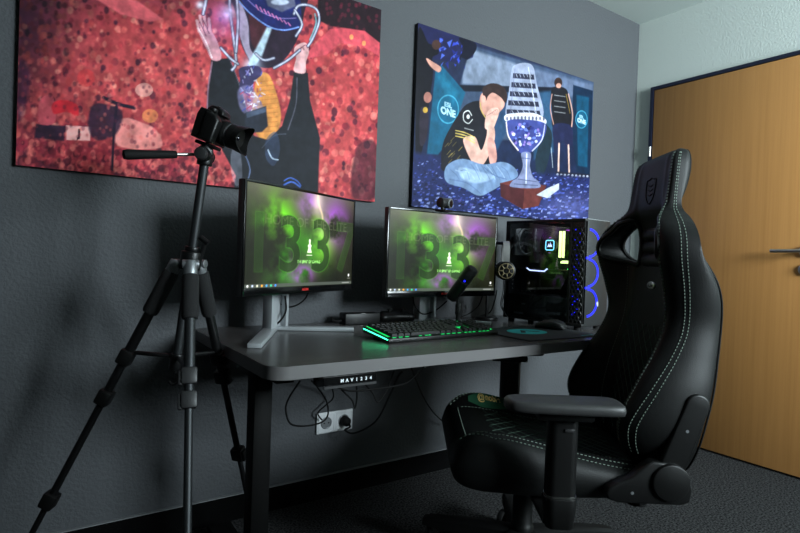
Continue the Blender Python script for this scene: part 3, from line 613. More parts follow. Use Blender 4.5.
# webcam on the right-hand screen
t = thing('webcam', 'small black webcam perched on the top edge of the right monitor', 'webcam', (-1.640, -.236, MONTOP+.0015), .25)
m_ = MB(); m_.box((0, -.006, .004), (.05, .05, .007), bev=.002); m_.box((0, .024, -.018), (.04, .006, .04), bev=.002); m_.cyl((0, 0, .006), (0, 0, .02), .008); m_.build('clip_base', M['plastic'], t)
m_ = MB(); m_.cyl((-.020, .0, .036), (.014, .0, .036), .020, bev=.005); wb = m_.build('body', M['plastic_grey'], t)
m_ = MB(); m_.cyl((.016, .005, .036), (.02, -.026, .034), .020, n=28, bev=.003); m_.build('lens_ring', M['silver'], t)
MB().cyl((.02, -.0262, .034), (.0203, -.0275, .034), .013).build('lens', M['lens_glass'], t)

# ------------------------------------------------------------------ keyboard
KL, KD = .476, .149
kb = thing('keyboard', 'black full size keyboard with green backlight on the desk', 'keyboard', (-2.088, -.564, DZ+.0015), .05)
tilt = lambda y: .010+.055*y
m_ = MB(); m_.prism([(0, 0), (KD, .003), (KD, .022), (0, .013)], lambda a, b_, t_: (t_, a, b_), 0, KL, bev=.003); m_.build('case', M['plastic'], kb)
plate = MB(); plate.prism([(.022, .0142), (KD-.008, .0222), (KD-.008, .0232), (.022, .0152)], lambda a, b_, t_: (t_, a, b_), .008, KL-.008); plate.build('backlight_plate', M['kb_led'], kb, smooth=False)
MB().box((-.0006, KD/2, .0125), (.0016, KD-.012, .0022), rot=rot_about('X', .045)).build('light_strip', M['strip_led'], kb, smooth=False)
U = .0197; rows = [[1]*15, [1]*13+[2], [1.5]+[1]*12+[1.5], [1.75]+[1]*11+[2.25], [2.25]+[1]*10+[2.75], [1.25]*3+[6.25]+[1.25]*4]
keys = []
for r, ws in enumerate(rows):
    y = KD-.021-r*.0220+(0.002 if r == 0 else -.001)
    x = .012
    for w_ in ws: keys.append((x+w_*U/2, y, w_)); x += w_*U
    x = .012+15*U+.008
    if r in (0, 1, 2, 5): keys += [(x+U*(k+.5), y, 1) for k in range(3)]
    if r == 4: keys.append((x+U*1.5, y, 1))
    x += 3*U+.008
    if r > 0: keys += [(x+U*(k+.5), y, 1) for k in range(4 if r not in (2, 4, 5) else 3)]
kmesh = {}
def key_mesh(w_):
    if w_ not in kmesh:
        a, b_ = w_*U/2-.0011, .0110; m_ = MB(); rg = []
        for f_, z in ((1, 0), (.97, .003), (.80, .0088), (.76, .0098)):
            aa, bb_ = a-(1-f_)*.0105, b_*f_; rg.append([(-aa, -bb_, z), (aa, -bb_, z), (aa, bb_, z), (-aa, bb_, z)])
        m_.loft(rg); me = bpy.data.meshes.new('key'); m_.bm.to_mesh(me); m_.bm.free(); me.materials.append(M['keycap']); kmesh[w_] = me
    return kmesh[w_]
keys.sort(key=lambda k: k[1])
krest = MB()
for x, y, w_ in keys:
    if y < .03 and w_ < 6: MB().box((x, .0085, .0148), (w_*U*.55, .003, .0016)).build('glow_mark', M['kb_led'], kb, smooth=False)
    elif y < .03:
        for dx in (-.02, .004, .018): MB().box((x+dx, .0085, .0148), (.010, .003, .0016)).build('glow_mark', M['kb_led'], kb, smooth=False)
for i, (x, y, w_) in enumerate(keys):
    z = .0168+.049*(y-.01)
    if i < 100:
        o = bpy.data.objects.new('key', key_mesh(w_)); COL.objects.link(o); o.parent = kb; o.location = (x, y, z); o.rotation_euler = (.049, 0, 0)
    else: krest.mesh(key_mesh(w_), Matrix.Translation((x, y, z)))
if len(keys) > 100:
    o = krest.build('keys', M['keycap'], kb, smooth=False); o['kind'] = 'stuff'

kb.rotation_euler.x = .085
for x in (.05, KL-.05): MB().box((x, KD-.014, -.0045), (.03, .004, .0165), bev=.001).build('flip_foot', M['rubber'], kb)
# ------------------------------------------------------------------ mouse pad and mouse
pad = thing('mouse_pad', 'dark mouse pad with a teal oval emblem on the right of the desk', 'mouse pad', (-1.424, -.556, DZ+.0008), -.03)
MB().prism(rrect(.195, .146, .012), xyz, 0, .003).build('cloth', M['pad_cloth'], pad)
em = MB(); 
ec = survey((527, 331.5), 2, DZ+.004); ecx, ecy = ec.x+1.424, ec.y+.556
n_ = 48
oval = [(ecx+.080*math.cos(2*PI*k/n_), ecy+.066*math.sin(2*PI*k/n_)) for k in range(n_)]
em.prism(oval, xyz, .003, .0034); em.build('emblem', M['teal'], pad, smooth=False, label='teal oval emblem')
em = MB(); em.prism([(ecx-.05, ecy-.02), (ecx+.0, ecy+.035), (ecx+.05, ecy-.02), (ecx+.03, ecy-.024), (ecx, ecy+.008), (ecx-.03, ecy-.024)], xyz, .0034, .0037); em.build('emblem_mark', M['pad_cloth'], pad, smooth=False)
MB().mesh(text_mesh('ALTERNATE', .011, .0002, bold=.0003), basis((.12, -.125, .0032), (1, 0, 0), (0, 1, 0), (0, 0, 1))).build('pad_lettering', M['teal'], pad, smooth=False)
ms = thing('computer_mouse', 'dark grey computer mouse resting on the mouse pad', 'mouse', (-1.292, -.506, DZ+.0042), .35)
rg = []
for s_, w_, h_ in ((-.058, .012, .010), (-.054, .024, .02), (-.042, .031, .031), (-.02, .033, .038), (.005, .031, .037), (.03, .030, .030), (.05, .028, .021), (.058, .022, .013), (.061, .012, .008)):
    rg.append([(w_*math.copysign(abs(math.cos(t_))**.7, math.cos(t_)), s_, max(0, h_*(.5+.5*math.copysign(abs(math.sin(t_))**.7, math.sin(t_))))) for t_ in [2*PI*k/24 for k in range(24)]])
MB().loft(rg).build('body', M['plastic_grey'], ms, angle=60)
MB().cyl((-.004, .036, .025), (.004, .036, .025), .011).build('scroll_wheel', M['rubber'], ms)

# ------------------------------------------------------------------ microphone
mb_ = survey((458, 318), 1, -.30); mic = thing('microphone', 'black tilted desk microphone with a blue light behind the keyboard', 'microphone', (mb_.x, -.30, DZ+.0008))
dep = (Vector((mb_.x, -.30, .8))-CAM).dot(FWD)
def onmic(q, dd=0.): 
    d_ = RIGHT*((q[0]-400)/F_PX)+UP*((266.5-q[1])/F_PX)+FWD; return CAM+d_*(dep+dd)-Vector(mic.location)
pa, pb = onmic((450.5, 299)), onmic((474, 267), -.05); ax = (pb-pa).normalized(); Lm = (pb-pa).length
m_ = MB(); m_.lathe([(0, 0), (.018, 0), (.0225, .005), (.0238, .012), (.0238, Lm*.56)], pa, ax); mbody = m_.build('body', M['plastic'], mic)
m_ = MB(); m_.lathe([(.0225, Lm*.56), (.0242, Lm*.575), (.0246, Lm*.9), (.0228, Lm*.95), (.015, Lm*.985), (0, Lm)], pa, ax); m_.build('mesh_head', M['mic_mesh'], mic)
m_ = MB(); m_.lathe([(.0238, Lm*.55), (.0250, Lm*.555), (.0250, Lm*.57), (.0238, Lm*.575)], pa, ax); m_.build('collar', M['plastic_grey'], mic)
side = ((-FWD)-ax*(-FWD).dot(ax)).normalized()
MB().sphere(pa+ax*Lm*.62+side*.0243, .0040, 12).build('status_light', M['blue_led'], mic)
pv = pa+ax*.035; m_ = MB()
m_.cyl((0, 0, .0), (0, 0, .012), .034, .030, bev=.002); m_.cyl((0, 0, .012), (0, 0, .06), .009); m_.cyl((0, 0, .045), (0, 0, .075), .012, bev=.002); m_.tube([(0, 0, .07), (pv.x*.3, pv.y*.3, max(.085, pv.z*.8)), tuple(pv)], .008)
m_.sphere((0, 0, .08), .013); m_.build('stand', M['plastic_grey'], mic)

# ------------------------------------------------------------------ power brick and gamepad at the back of the desk
t = thing('power_brick', 'flat black power brick on the desk between the two monitors', 'power supply', (-1.925, -.105, DZ+.0005), -.06)
m_ = MB(); m_.box((0, 0, .021), (.150, .06, .042), bev=.004); m_.build('casing', M['plastic'], t)
m_ = MB(); m_.tube([(-.075, 0, .015), (-.095, -.003, .012), (-.11, .004, .016), (-.118, .0, .026)], .005); m_.build('plug_lead', M['rubber'], t)
MB().box((.0, -.029, .0425), (.016, .006, .001)).build('sticker', M['white_print'], t, smooth=False)
gp = thing('gamepad', 'black gamepad lying behind the keyboard, left of the right monitor stand', 'gamepad', (-1.768, -.112, DZ+.0005), -.1)
rg = []
for x, w_, h_, o_ in ((-.078, .010, .014, -.02), (-.07, .030, .034, -.012), (-.05, .040, .046, 0), (-.02, .034, .045, .006), (.02, .034, .045, .006), (.05, .040, .046, 0), (.07, .030, .034, -.012), (.078, .010, .014, -.02)):
    rg.append([(x, o_+w_*math.cos(t_), .0235+h_/2*math.sin(t_)) for t_ in [2*PI*k/20 for k in range(20)]])
MB().loft(rg).build('shell', M['plastic'], gp, angle=70)
for x in (-.03, .03): m_ = MB(); m_.cyl((x, -.012, .04), (x, -.012, .054), .006); m_.cyl((x, -.012, .052), (x, -.012, .056), .011, bev=.001); m_.build('thumbstick', M['rubber'], gp)
MB().box((.052, -.035, .026), (.018, .004, .004), bev=.001).build('silver_mark', M['silver'], gp)

# ------------------------------------------------------------------ headset on its stand
hs_ = Vector((-1.292, -.255, DZ+.0005))
st = thing('headset_stand', 'black headset stand between the right monitor and the computer tower', 'stand', (-1.300, -.150, DZ+.0005))
m_ = MB(); m_.cyl((0, 0, 0), (0, 0, .012), .05, bev=.003); m_.build('base', M['plastic'], st)
m_ = MB(); m_.cyl((0, .0, .01), (0, 0, .325), .007); m_.tube([(0, 0, .32), (0, -.03, .338), (0, -.11, .338)], .007); m_.build('pole', M['plastic'], st)
hd_ = thing('headset', 'black headset with pale gold ear cup grille hanging beside the computer tower', 'headset', (-1.300, -.252, DZ+.222), .85); hd_.scale = (.9, .9, .9)
# band in the local x-z plane; ear cups at x = -+.075
band = [(-.066, 0, .02), (-.076, 0, .07), (-.058, 0, .115), (0, 0, .136), (.058, 0, .115), (.076, 0, .07), (.066, 0, .02)]
bo = []
for p in catmull(band, 8): bo.append(p)
rg = []
for i, p in enumerate(bo):
    a = bo[max(i-1, 0)]; b_ = bo[min(i+1, len(bo)-1)]; d_ = (b_-a).normalized(); nn = Vector((-d_.z, 0, d_.x)); rg.append([p+nn*.005+Vector((0, .015, 0)), p+nn*.005-Vector((0, .015, 0)), p-nn*.005-Vector((0, .013, 0)), p-nn*.005+Vector((0, .013, 0))])
MB().loft(rg).build('headband', M['fan_grey'], hd_)
for s_ in (-1, 1):
    q = Vector((s_, 0, 0)); c_ = Vector((s_*.062, 0, 0))
    m_ = MB(); m_.lathe([(0, -.004), (.034, -.004), (.043, .0), (.045, .008), (.043, .02), (.03, .026), (0, .026)], c_, q, 36); ec_ = m_.build('ear_cup', M['plastic'], hd_)
    m_ = MB(); m_.torus(c_-q*.012, q, .033, .012); m_.build('ear_cushion', M['leather'], ec_)
    m_ = MB(); m_.torus(c_+q*.024, q, .034, .0026, 36, 8); m_.torus(c_+q*.027, q, .014, .0022, 24, 8)
    for k in range(7):
        an = 2*PI*k/7; u_ = Vector((0, math.cos(an), math.sin(an))); m_.tube([c_+q*.027+u_*.014, c_+q*.0285+u_*.024, c_+q*.024+u_*.034], .003, 6)
    m_.build('grille', M['grille_gold'], ec_, label='pale gold spoked grille')
m_ = MB(); m_.tube([(-.07, 0, -.044), (-.075, .0, -.09), (-.05, .01, -.15), (-.03, .0, -.19), (-.005, -.02, -.218)], .0022); m_.tube([(.066, 0, -.042), (.06, .0, -.10), (.03, .01, -.17), (.0, -.02, -.219)], .0022)
m_.build('cable', M['rubber'], hd_)

# ------------------------------------------------------------------ computer tower
PH, PW, PD = .424, .180, .388
pc = thing('computer_tower', 'black computer tower with glass side and blue ring lights on the desk', 'computer', (-1.2135, -.588, DZ+.0005), .09)
for x in (.02, PW-.02):
    for y in (.03, PD-.03): MB().cyl((x, y, 0), (x, y, .0155), .014).build('rubber_foot', M['rubber'], pc)
z0 = .015; z1 = z0+PH
m_ = MB()
m_.box((PW/2, PD/2, z1-.006), (PW, PD, .012), bev=.002); m_.box((PW/2, PD/2, z0+.006), (PW, PD, .012), bev=.002)
m_.box((PW-.004, PD/2, (z0+z1)/2), (.008, PD, PH), bev=.001); m_.box((PW/2, PD-.004, (z0+z1)/2), (PW, .008, PH), bev=.001)
m_.box((.008, PD-.010, (z0+z1)/2), (.012, .018, PH)); m_.box((.008, .066, (z0+z1)/2), (.012, .010, PH))
m_.box((.009, PD/2, z1-.022), (.008, PD-.01, .022)); m_.build('case_frame', M['pc_black'], pc)  # upper rail on the glass side added to hide the fill strip
# front block: panel with blue rings, perforated strip on the glass side
m_ = MB(); m_.box((PW/2+.008, .004, (z0+z1)/2), (PW-.018, .010, PH-.006), bev=.002); fp = m_.build('front_panel', M['pc_front'], pc)
MB().box((PW/2+.008, .006, z1-.0015), (PW-.016, .012, .005), bev=.001).build('front_lip', M['pc_light_edge'], fp, label='pale grey lip on top of the front')
for zc in (z0+.095, z0+.212, z0+.329):
    m_ = MB()
    for rr in (.056, .0505):
        m_.tube([(.028+rr*math.sin(t_)*1.35, -.0016, zc+rr*math.cos(t_)) for t_ in [PI*(.02+.96*k/20) for k in range(21)]], .0015, 6, per=2)
    m_.build('ring_light', M['blue_led'], fp, label='glowing blue ring light')
for zc in (z0+.1535, z0+.2705): MB().box((.027, -.0016, zc), (.028, .003, .008)).build('ring_joint', M['blue_led'], fp, smooth=False)
MB().mesh(text_mesh('fi', .026, .0004, bold=.001), basis((.105, -.0016, z0+.088), (1, 0, 0), (0, 0, 1), (0, -1, 0))).build('front_emblem', M['white_print'], fp, smooth=False, label='small white emblem')
mp_ = MB(); mp_.box((.010, .033, (z0+z1)/2), (.003, .058, PH-.012)); strip = mp_.build('side_intake', M['pc_black'], pc)
bl = MB()
for zc in (z0+.095, z0+.212, z0+.329):
    for k in range(9): bl.sphere((.0095, .038+.012*math.sin(k*2.1+zc*9), zc-.05+k*.0125+.003*math.sin(k*5)), (.0015, .0042+.002*math.sin(k*3.3), .0028+.0012*math.cos(k*1.7)), 8)
bl.build('fan_glow', M['blue_led'], strip)
hx = MB()
for r in range(24):
    for c_ in range(3):
        y = .016+.018*c_+(.009 if r % 2 else 0); z = z0+.016+r*.0172
        if y < .062 and z < z1-.012: hx.tube([(.0065, y+.0085*math.cos(t_), z+.0095*math.sin(t_)) for t_ in [2*PI*k/6 for k in range(6)]], .0019, 5, closed=True, smooth=False)
hx.build('hexagon_mesh', M['plastic_grey'], strip)
MB().box((.0015, (.066+PD)/2+.002, (z0+z1)/2), (.003, PD-.068, PH-.008)).build('glass_panel', M['glass'], pc, smooth=False)
# inside
MB().box((PW-.018, (.066+PD)/2, z0+.265), (.004, PD-.09, .30)).build('motherboard', M['pcb'], pc, smooth=False)
sh = MB(); sh.box((PW/2, (.066+PD)/2-.004, z0+.06), (PW-.022, PD-.085, .096), bev=.002); shr = sh.build('power_supply_cover', M['pc_black'], pc)
lb = MB(); lb.box((.0105, PD-.085, z0+.05), (.001, .07, .03)); lb.build('spec_label', M['plastic_grey'], shr, smooth=False)
lb = MB(); lb.box((.0105, PD-.075, z0+.026), (.001, .05, .008)); lb.box((.0105, PD-.10, z0+.066), (.001, .02, .008)); lb.build('white_label', M['badge'], shr, smooth=False)
fc_ = (.088, PD-.036, z0+.338)
rf = MB(); rf.torus((fc_[0], fc_[1]-.010, fc_[2]), (0, 1, 0), .057, .005, 40, 8); rf.box((fc_[0], fc_[1]+.010, fc_[2]), (.124, .016, .124), bev=.004); rfo = rf.build('rear_fan', M['fan_grey'], pc)
fb = MB()
for k in range(9):
    an = 2*PI*k/9; fb.prism([(.016, -.004), (.050, -.014), (.051, .012), (.018, .008)], lambda a, b_, t_, an=an: (fc_[0]+(a*math.cos(an)-b_*math.sin(an)), fc_[1]-.004+t_+b_*.35, fc_[2]+a*math.sin(an)+b_*math.cos(an)), -.0008, .0008)
fb.cyl((fc_[0], fc_[1]-.012, fc_[2]), (fc_[0], fc_[1]+.004, fc_[2]), .018); fb.build('fan_blades', M['plastic_grey'], rfo)
MB().mesh(text_mesh('CORSAIR', .012, .0002, bold=.0004), basis((fc_[0], fc_[1]-.0165, fc_[2]+.040), (1, 0, 0), (0, 0, 1), (0, -1, 0))).build('fan_lettering', M['badge'], rfo, smooth=False)
cb = MB(); cb.cyl((.158, PD-.170, z0+.322), (.085, PD-.170, z0+.322), .032, bev=.004); cbo = cb.build('cooler_pump', M['plastic_gloss'], pc)
ring = MB(); 
def sq(h_, r_): return [(a, b_) for a, b_ in rrect(h_, h_, r_, 4)]
ring.tube([(.0835, PD-.170+a, z0+.322+b_) for a, b_ in sq(.0205, .007)], .0022, 6, closed=True, smooth=False); ring.build('pump_ring', M['cyan_led'], cbo)
sail = MB()
for pts in ([(-.012, -.008), (-.004, .008), (-.001, -.006)], [(-.002, -.008), (.004, .012), (.006, -.006)], [(.005, -.007), (.009, .004), (.012, -.006)]): sail.prism(pts, lambda a, b_, t_: (.0835+t_, PD-.170-a, z0+.322+b_), -.001, .0)
sail.build('pump_emblem', M['white_led'], cbo, smooth=False, label='glowing white sail emblem')
hs2 = MB(); hs2.tube([(.11, PD-.19, z0+.30), (.112, PD-.215, z0+.29), (.112, PD-.232, z0+.32), (.112, PD-.22, z0+.37), (.11, PD-.18, z0+.39), (.105, PD-.13, z0+.375), (.10, PD-.115, z0+.33), (.10, PD-.13, z0+.275), (.112, PD-.18, z0+.255), (.118, PD-.24, z0+.28), (.12, PD-.29, z0+.34), (.12, PD-.30, z0+.40)], .0065); hs2.build('coolant_tubes', M['rubber'], pc)
MB().box((.12, PD-.085, z0+.345), (.05, .012, .10), bev=.002).build('heat_spreader', M['fan_grey'], pc)
for k in range(2):
    rm = MB(); rm.box((.125, PD-.212-.016*k, z0+.322), (.05, .007, .125)); rmo = rm.build('memory_stick', M['pcb'], pc, smooth=False)
    MB().box((.098, PD-.212-.016*k, z0+.326), (.006, .0105, .112), bev=.001).build('light_bar', M['ram_led'], rmo)
m_ = MB(); m_.box((.130, PD-.22, z0+.252), (.03, .03, .012)); m_.build('purple_glow_bar', M['ram_led'], pc, smooth=False)
m_ = MB(); m_.box((.148, PD-.125, z0+.325), (.004, .008, .07)); m_.box((.148, PD-.235, z0+.388), (.004, .06, .006)); m_.build('board_lights', M['purple_led'], pc, smooth=False)
m_ = MB(); m_.box((.148, PD-.25, z0+.222), (.004, .06, .004)); m_.build('board_edge_light', M['green_led'], pc, smooth=False)
MB().box((.030, .225, z1-.0145), (.006, .24, .004)).build('added_fill_strip', M['fill_glow'], pc, smooth=False)  # added fill strip, out of view behind the rail, to light the rear fan
gpu = MB(); gpu.box((.100, PD-.150, z0+.200), (.11, .235, .038), bev=.004); go = gpu.build('graphics_card', M['plastic'], pc)
gl = MB(); gl.tube([(.044, PD-.085, z0+.221), (.044, PD-.10, z0+.212), (.044, PD-.175, z0+.210), (.044, PD-.19, z0+.221)], .0028, 6, smooth=False); gl.build('light_line', M['white_led'], go, label='white light line on the card')
cb2 = MB(); cb2.tube([(.06, PD-.12, z0+.185), (.05, PD-.125, z0+.15), (.06, PD-.12, z0+.11)], .006); cb2.tube([(.06, PD-.14, z0+.185), (.05, PD-.15, z0+.15), (.07, PD-.14, z0+.11)], .005); cb2.build('power_leads', M['rubber'], pc)
d_ = MB()
for k in range(6): d_.sphere((.020, PD-.03, z0+.13+.018*k), .0018, 6)
for k in range(5): d_.sphere((.020, PD-.06-.022*k, z0+.122), .0015, 6)
d_.build('cutout_screws', M['badge'], pc)

# ------------------------------------------------------------------ wall socket, plug and cables
so = thing('wall_socket', 'white double power socket on the dark wall under the desk', 'socket', (-1.967, -.0005, .2575))
m_ = MB(); m_.box((0, -.0055, .0415), (.160, .010, .083), bev=.003); so_p = m_.build('cover_plate', M['white_plastic'], so)
for x in (-.039, .039):
    m_ = MB(); m_.torus((x, -.0110, .0415), (0, 1, 0), .0215, .0026); m_.lathe([(0, .0), (.02, .0), (.02, .001), (0, .001)], (x, -.0122, .0415), (0, 1, 0)); s2 = m_.build('socket_insert', M['silver'], so)
    m_ = MB(); [m_.cyl((x+dx, -.0126, .0415), (x+dx, -.0118, .0415), .003) for dx in (-.0095, .0095)]; m_.build('contact_hole', M['rubber'], s2)
    fr_ = MB(); fr_.tube([(x+a, -.0112, .0415+b_) for a, b_ in rrect(.034, .034, .004, 3)], .0012, 6, closed=True, smooth=False); fr_.build('insert_frame', M['white_plastic'], so)
pl = thing('power_plug', 'black round power plug with cable in the right socket', 'plug', (-1.928, -.0135, .299))
m_ = MB(); m_.lathe([(.019, .0), (.0195, .010), (.018, .026), (.010, .034), (0, .036)], (0, 0, 0), (0, -1, 0)); m_.build('plug_body', M['rubber'], pl)
pq = lambda pts: [tuple(survey(q[:2], 1, q[2])-Vector(pl.location)) for q in pts]
m_ = MB(); m_.tube([(0, -.03, 0), (0, -.05, -.012)]+pq([(345, 430, -.09), (355, 433, -.12), (376, 421, -.2), (390, 395, -.28), (398, 377, -.33), (402, 372, -.35)]), .0036); m_.build('plug_cable', M['rubber'], pl)
def cable(pts, r, label, mt='rubber', name='cable'):
    P = [survey(q[:2], 1, q[2]) for q in pts]; o = P[0]; t = thing(name, label, 'cable', o)
    MB().tube([p-o for p in P], r).build('cord', M[mt], t)
    return t
cable([(300, 381, -.40), (288, 400, -.36), (286, 412, -.34), (291, 424, -.3), (306, 426, -.25), (322, 422, -.22), (328, 414, -.22), (326, 400, -.24), (318, 388, -.3), (312, 381, -.38)], .003, 'black cable loop hanging left of the control panel under the desk')
cable([(411, 367, -.34), (416, 380, -.3), (424, 398, -.2), (434, 413, -.1), (446, 424, -.03)], .0028, 'black cable running from the desk down to the wall beside the chair seat')
cable([(337, 384, -.42), (344, 392, -.42), (352, 400, -.42), (355, 408, -.40), (357, 396, -.42), (356, 380, -.44)], .003, 'black cable hanging straight down behind the control panel')
cable([(360, 379, -.40), (372, 392, -.4), (378, 402, -.4), (386, 392, -.4), (391, 380, -.4), (394, 371, -.42)], .0028, 'black cable in a sharp V right of the control panel')
cable([(316, 382, -.44), (334, 386, -.44), (352, 391, -.44), (382, 388, -.44), (404, 384, -.43), (414, 377, -.42), (424, 367, -.42)], .003, 'black cable sagging sideways under the desk above the socket')
cable([(322, 420, -.03), (318, 413, -.035), (326, 405, -.04), (333, 398, -.05), (332, 388, -.10), (326, 380, -.2)], .0028, 'black cable dropping from the desk to the left socket')
cable([(309, 291, -.235), (305, 299, -.21), (297, 305, -.19), (288, 307, -.17), (281, 304, -.165)], .0028, 'black cable curving behind the left monitor column')
cable([(285, 296, -.19), (286, 310, -.19), (281, 320, -.2), (275, 325, -.19)], .0035, 'thick black cable looping through the left monitor stand')
cable([(413, 296, -.16), (415, 306, -.16), (423, 314, -.16), (436, 310, -.14), (447, 301, -.2)], .003, 'black cable looping from the microphone behind the right monitor stand')
cable([(483, 294, -.14), (479, 305, -.08), (470, 313, -.06), (462, 316.5, -.06)], .0028, 'black cable running down beside the right monitor to the desk')
cable([(497, 290, -.12), (494, 303, -.10), (489, 313, -.08), (476, 316.6, -.06)], .0026, 'black cable hanging from behind the headset to the desk')
# ------------------------------------------------------------------ gaming chair (x forward, y the sitter's left)
ch = thing('gaming_chair', 'black leather gaming chair with green stitching in front of the desk', 'chair', (-1.671, -.826, 0), math.radians(144.46))
def smooth_table(tab, per=5):
    P = [np.array(r, float) for r in tab]; out = []; n = len(P)
    for i in range(n-1):
        a, b_, c, d = P[max(i-1, 0)], P[i], P[i+1], P[min(i+2, n-1)]
        for k in range(per):
            t = k/per; out.append(.5*(2*b_+(c-a)*t+(2*a-5*b_+4*c-d)*t*t+(3*b_-a-3*c+d)*t**3))
    out.append(P[-1]); return out
def mirror_loop(half, per=4):
    full = half+[(-a, b_) for a, b_ in reversed(half[1:-1])]
    return [(p.x, p.y) for p in catmull([(a, b_, 0) for a, b_ in full], per, True)]
# --- seat cushion: x, centre height, crest height, underside, half width
ST = [(-.245, .402, .405, .375, .225), (-.235, .410, .420, .362, .245), (-.19, .415, .436, .356, .256), (-.10, .426, .448, .354, .262), (.0, .438, .466, .352, .266), (.10, .452, .488, .352, .268),
      (.18, .464, .503, .354, .266), (.235, .468, .500, .356, .260), (.272, .462, .484, .362, .250), (.296, .444, .458, .374, .236), (.306, .424, .430, .392, .222), (.309, .412, .414, .403, .215)]
rings = []
for x, zc, zk, zb, hw_ in smooth_table(ST, 4):
    k = hw_/.266; m_ = (zk+zb)/2
    half = [(0, zc), (.09*k, zc+.001), (.140*k, zc+.006*(zk-zc)/.04), (.172*k, zc+.55*(zk-zc)), (.197*k, zk-.002), (.218*k, zk), (.244*k, zk-.012*min(1, (zk-zb)/.1)), (.262*k, m_+.2*(zk-zb)), (.268*k, m_-.1*(zk-zb)), (.258*k, zb+.1*(zk-zb)), (.232*k, zb), (.12*k, zb), (0, zb)]
    rings.append([(x, a, b_) for a, b_ in mirror_loop(half)])
seat_mb = MB().loft(rings); seat_bvh = BVHTree.FromBMesh(seat_mb.bm)
seat = seat_mb.build('seat', M['leather'], ch, angle=70)
def on_seat(x, y, off=.0006):
    h = seat_bvh.ray_cast(Vector((x, y, 1)), Vector((0, 0, -1)))
    return h[0]+h[1]*off if h[0] else None
def dashes(pts, r, mtl, name, parent, dash=None):
    m_ = MB(); n = 0
    for line in pts:
        line = [p for p in line if p is not None]
        if len(line) < 2: continue
        if dash:
            for i in range(0, len(line)-1, 2): m_.tube([line[i], line[i+1]], r, 4, smooth=False)
        else: m_.tube(line, r, 4, smooth=False)
    return m_.build(name, M[mtl], parent)
def seg(a, b_, n): return [(a[0]+(b_[0]-a[0])*k/n, a[1]+(b_[1]-a[1])*k/n) for k in range(n+1)]
# centre panel quilting: diagonals crossing into diamonds
ql = []
for c0 in np.arange(-.42, .30, .046):
    for s_ in (-1, 1):
        l = [(c0+.9*t_, s_*(-.135+t_)) for t_ in np.linspace(0, .27, 26)]
        l = [q for q in l if -.20 < q[0] < .185]
        if len(l) > 2: ql.append([on_seat(*q) for q in l])
dashes(ql, .0008, 'stitch_dim', 'quilted_stitching', seat)
sm = []
for s_ in (-1, 1):
    for k0, k1 in ((.222, .222), (.238, .238)):
        sm.append([on_seat(x, s_*k0*(1 if x < .2 else 1-.25*(x-.2)/.1), .0008) for x in np.linspace(-.2, .285, 90)])
    sm.append([on_seat(x, s_*.142, .0008) for x in np.linspace(-.2, .25, 80)])
sm.append([on_seat(.262-.05*(abs(y)/.15)**2*0, y, .0008) for y in np.linspace(-.14, .14, 50)])
[dashes([l], .0012, 'stitch', 'seam_stitching', seat, True) for l in sm]
# green fabric flank on the far bolster with its lettering
fk = []; NXS, NYS = 30, 6
for i in range(NXS+1):
    s_ = i/NXS; x = .225-.30*s_; w_ = .034*min(1, (s_+.06)*5)*(1-.92*max(0, s_-.25)/.75); yc_ = -.178-.022*s_
    fk.append([on_seat(x, yc_+w_*(2*j/NYS-1), .0014) for j in range(NYS+1)])
t_ = bmesh.new(); vv = [[t_.verts.new(p) for p in r] for r in fk]
for a, b_ in zip(vv[:-1], vv[1:]):
    for j in range(NYS): t_.faces.new((a[j], a[j+1], b_[j+1], b_[j]))
bmesh.ops.recalc_face_normals(t_, faces=t_.faces[:]); flank = MB(); flank._add(t_); flank = flank.build('green_flank', M['green_suede'], seat, angle=80, label='dark green flank of the far seat bolster')
tm = text_mesh('noble', .0225, 0, bold=.0007); tm2 = text_mesh('@', .024, 0, bold=.0006); nb = MB()
for me, ox in ((tm, .141), (tm2, .181)):
    t_ = bmesh.new(); t_.from_mesh(me); bmesh.ops.triangulate(t_, faces=t_.faces[:])
    for v in t_.verts: 
        p = on_seat(ox-v.co.x, -.186-v.co.y*1.5-(.19-ox)*.10, .0026); v.co = p if p else (ox, -.18, .5)
    nb._add(t_)
nb.build('gold_lettering', M['gold'], flank, smooth=False, label='gold lettering on the green flank')
m_ = MB(); m_.box((.03, 0, .338), (.36, .34, .024), bev=.006); m_.box((.05, 0, .312), (.22, .16, .034), bev=.008); m_.tube([(.06, -.08, .31), (.06, -.2, .315), (.06, -.27, .31)], .006)
m_.build('tilt_mechanism', M['plastic'], ch)

# --- backrest in its own leaning frame
HX, HZ, RC = -.260, .438, .088
def BK(y, v, n): return Vector((HX-v*math.sin(RC)+n*math.cos(RC), y, HZ+v*math.cos(RC)+n*math.sin(RC)))
BN = Vector((math.cos(RC), 0, math.sin(RC)))
BT = [(-.03, .195, .03, .02, -.035), (-.015, .222, .07, .028, -.047), (.01, .245, .098, .03, -.054), (.06, .272, .134, .03, -.056), (.12, .284, .140, .03, -.060), (.21, .280, .108, .026, -.072), (.30, .260, .066, .018, -.082),
      (.38, .250, .048, .010, -.085), (.46, .264, .066, .006, -.074), (.54, .278, .094, .006, -.062), (.595, .272, .100, .008, -.054), (.632, .244, .094, .014, -.047), (.660, .196, .080, .024, -.044), (.682, .158, .064, .036, -.028),
      (.705, .143, .054, .044, -.014), (.75, .139, .051, .046, -.006), (.805, .136, .050, .046, -.004), (.836, .130, .046, .044, -.002), (.855, .118, .034, .034, .002), (.863, .098, .020, .022, .008)]
BTS = smooth_table(BT, 5)
def prof(v, col): return float(np.interp(v, [r[0] for r in BTS], [r[col] for r in BTS]))
def hq(v): return min(1., max(0., (v-.64)/.06))
def wrap(v): return .088*math.exp(-((v-.61)/.095)**2)
rings = []
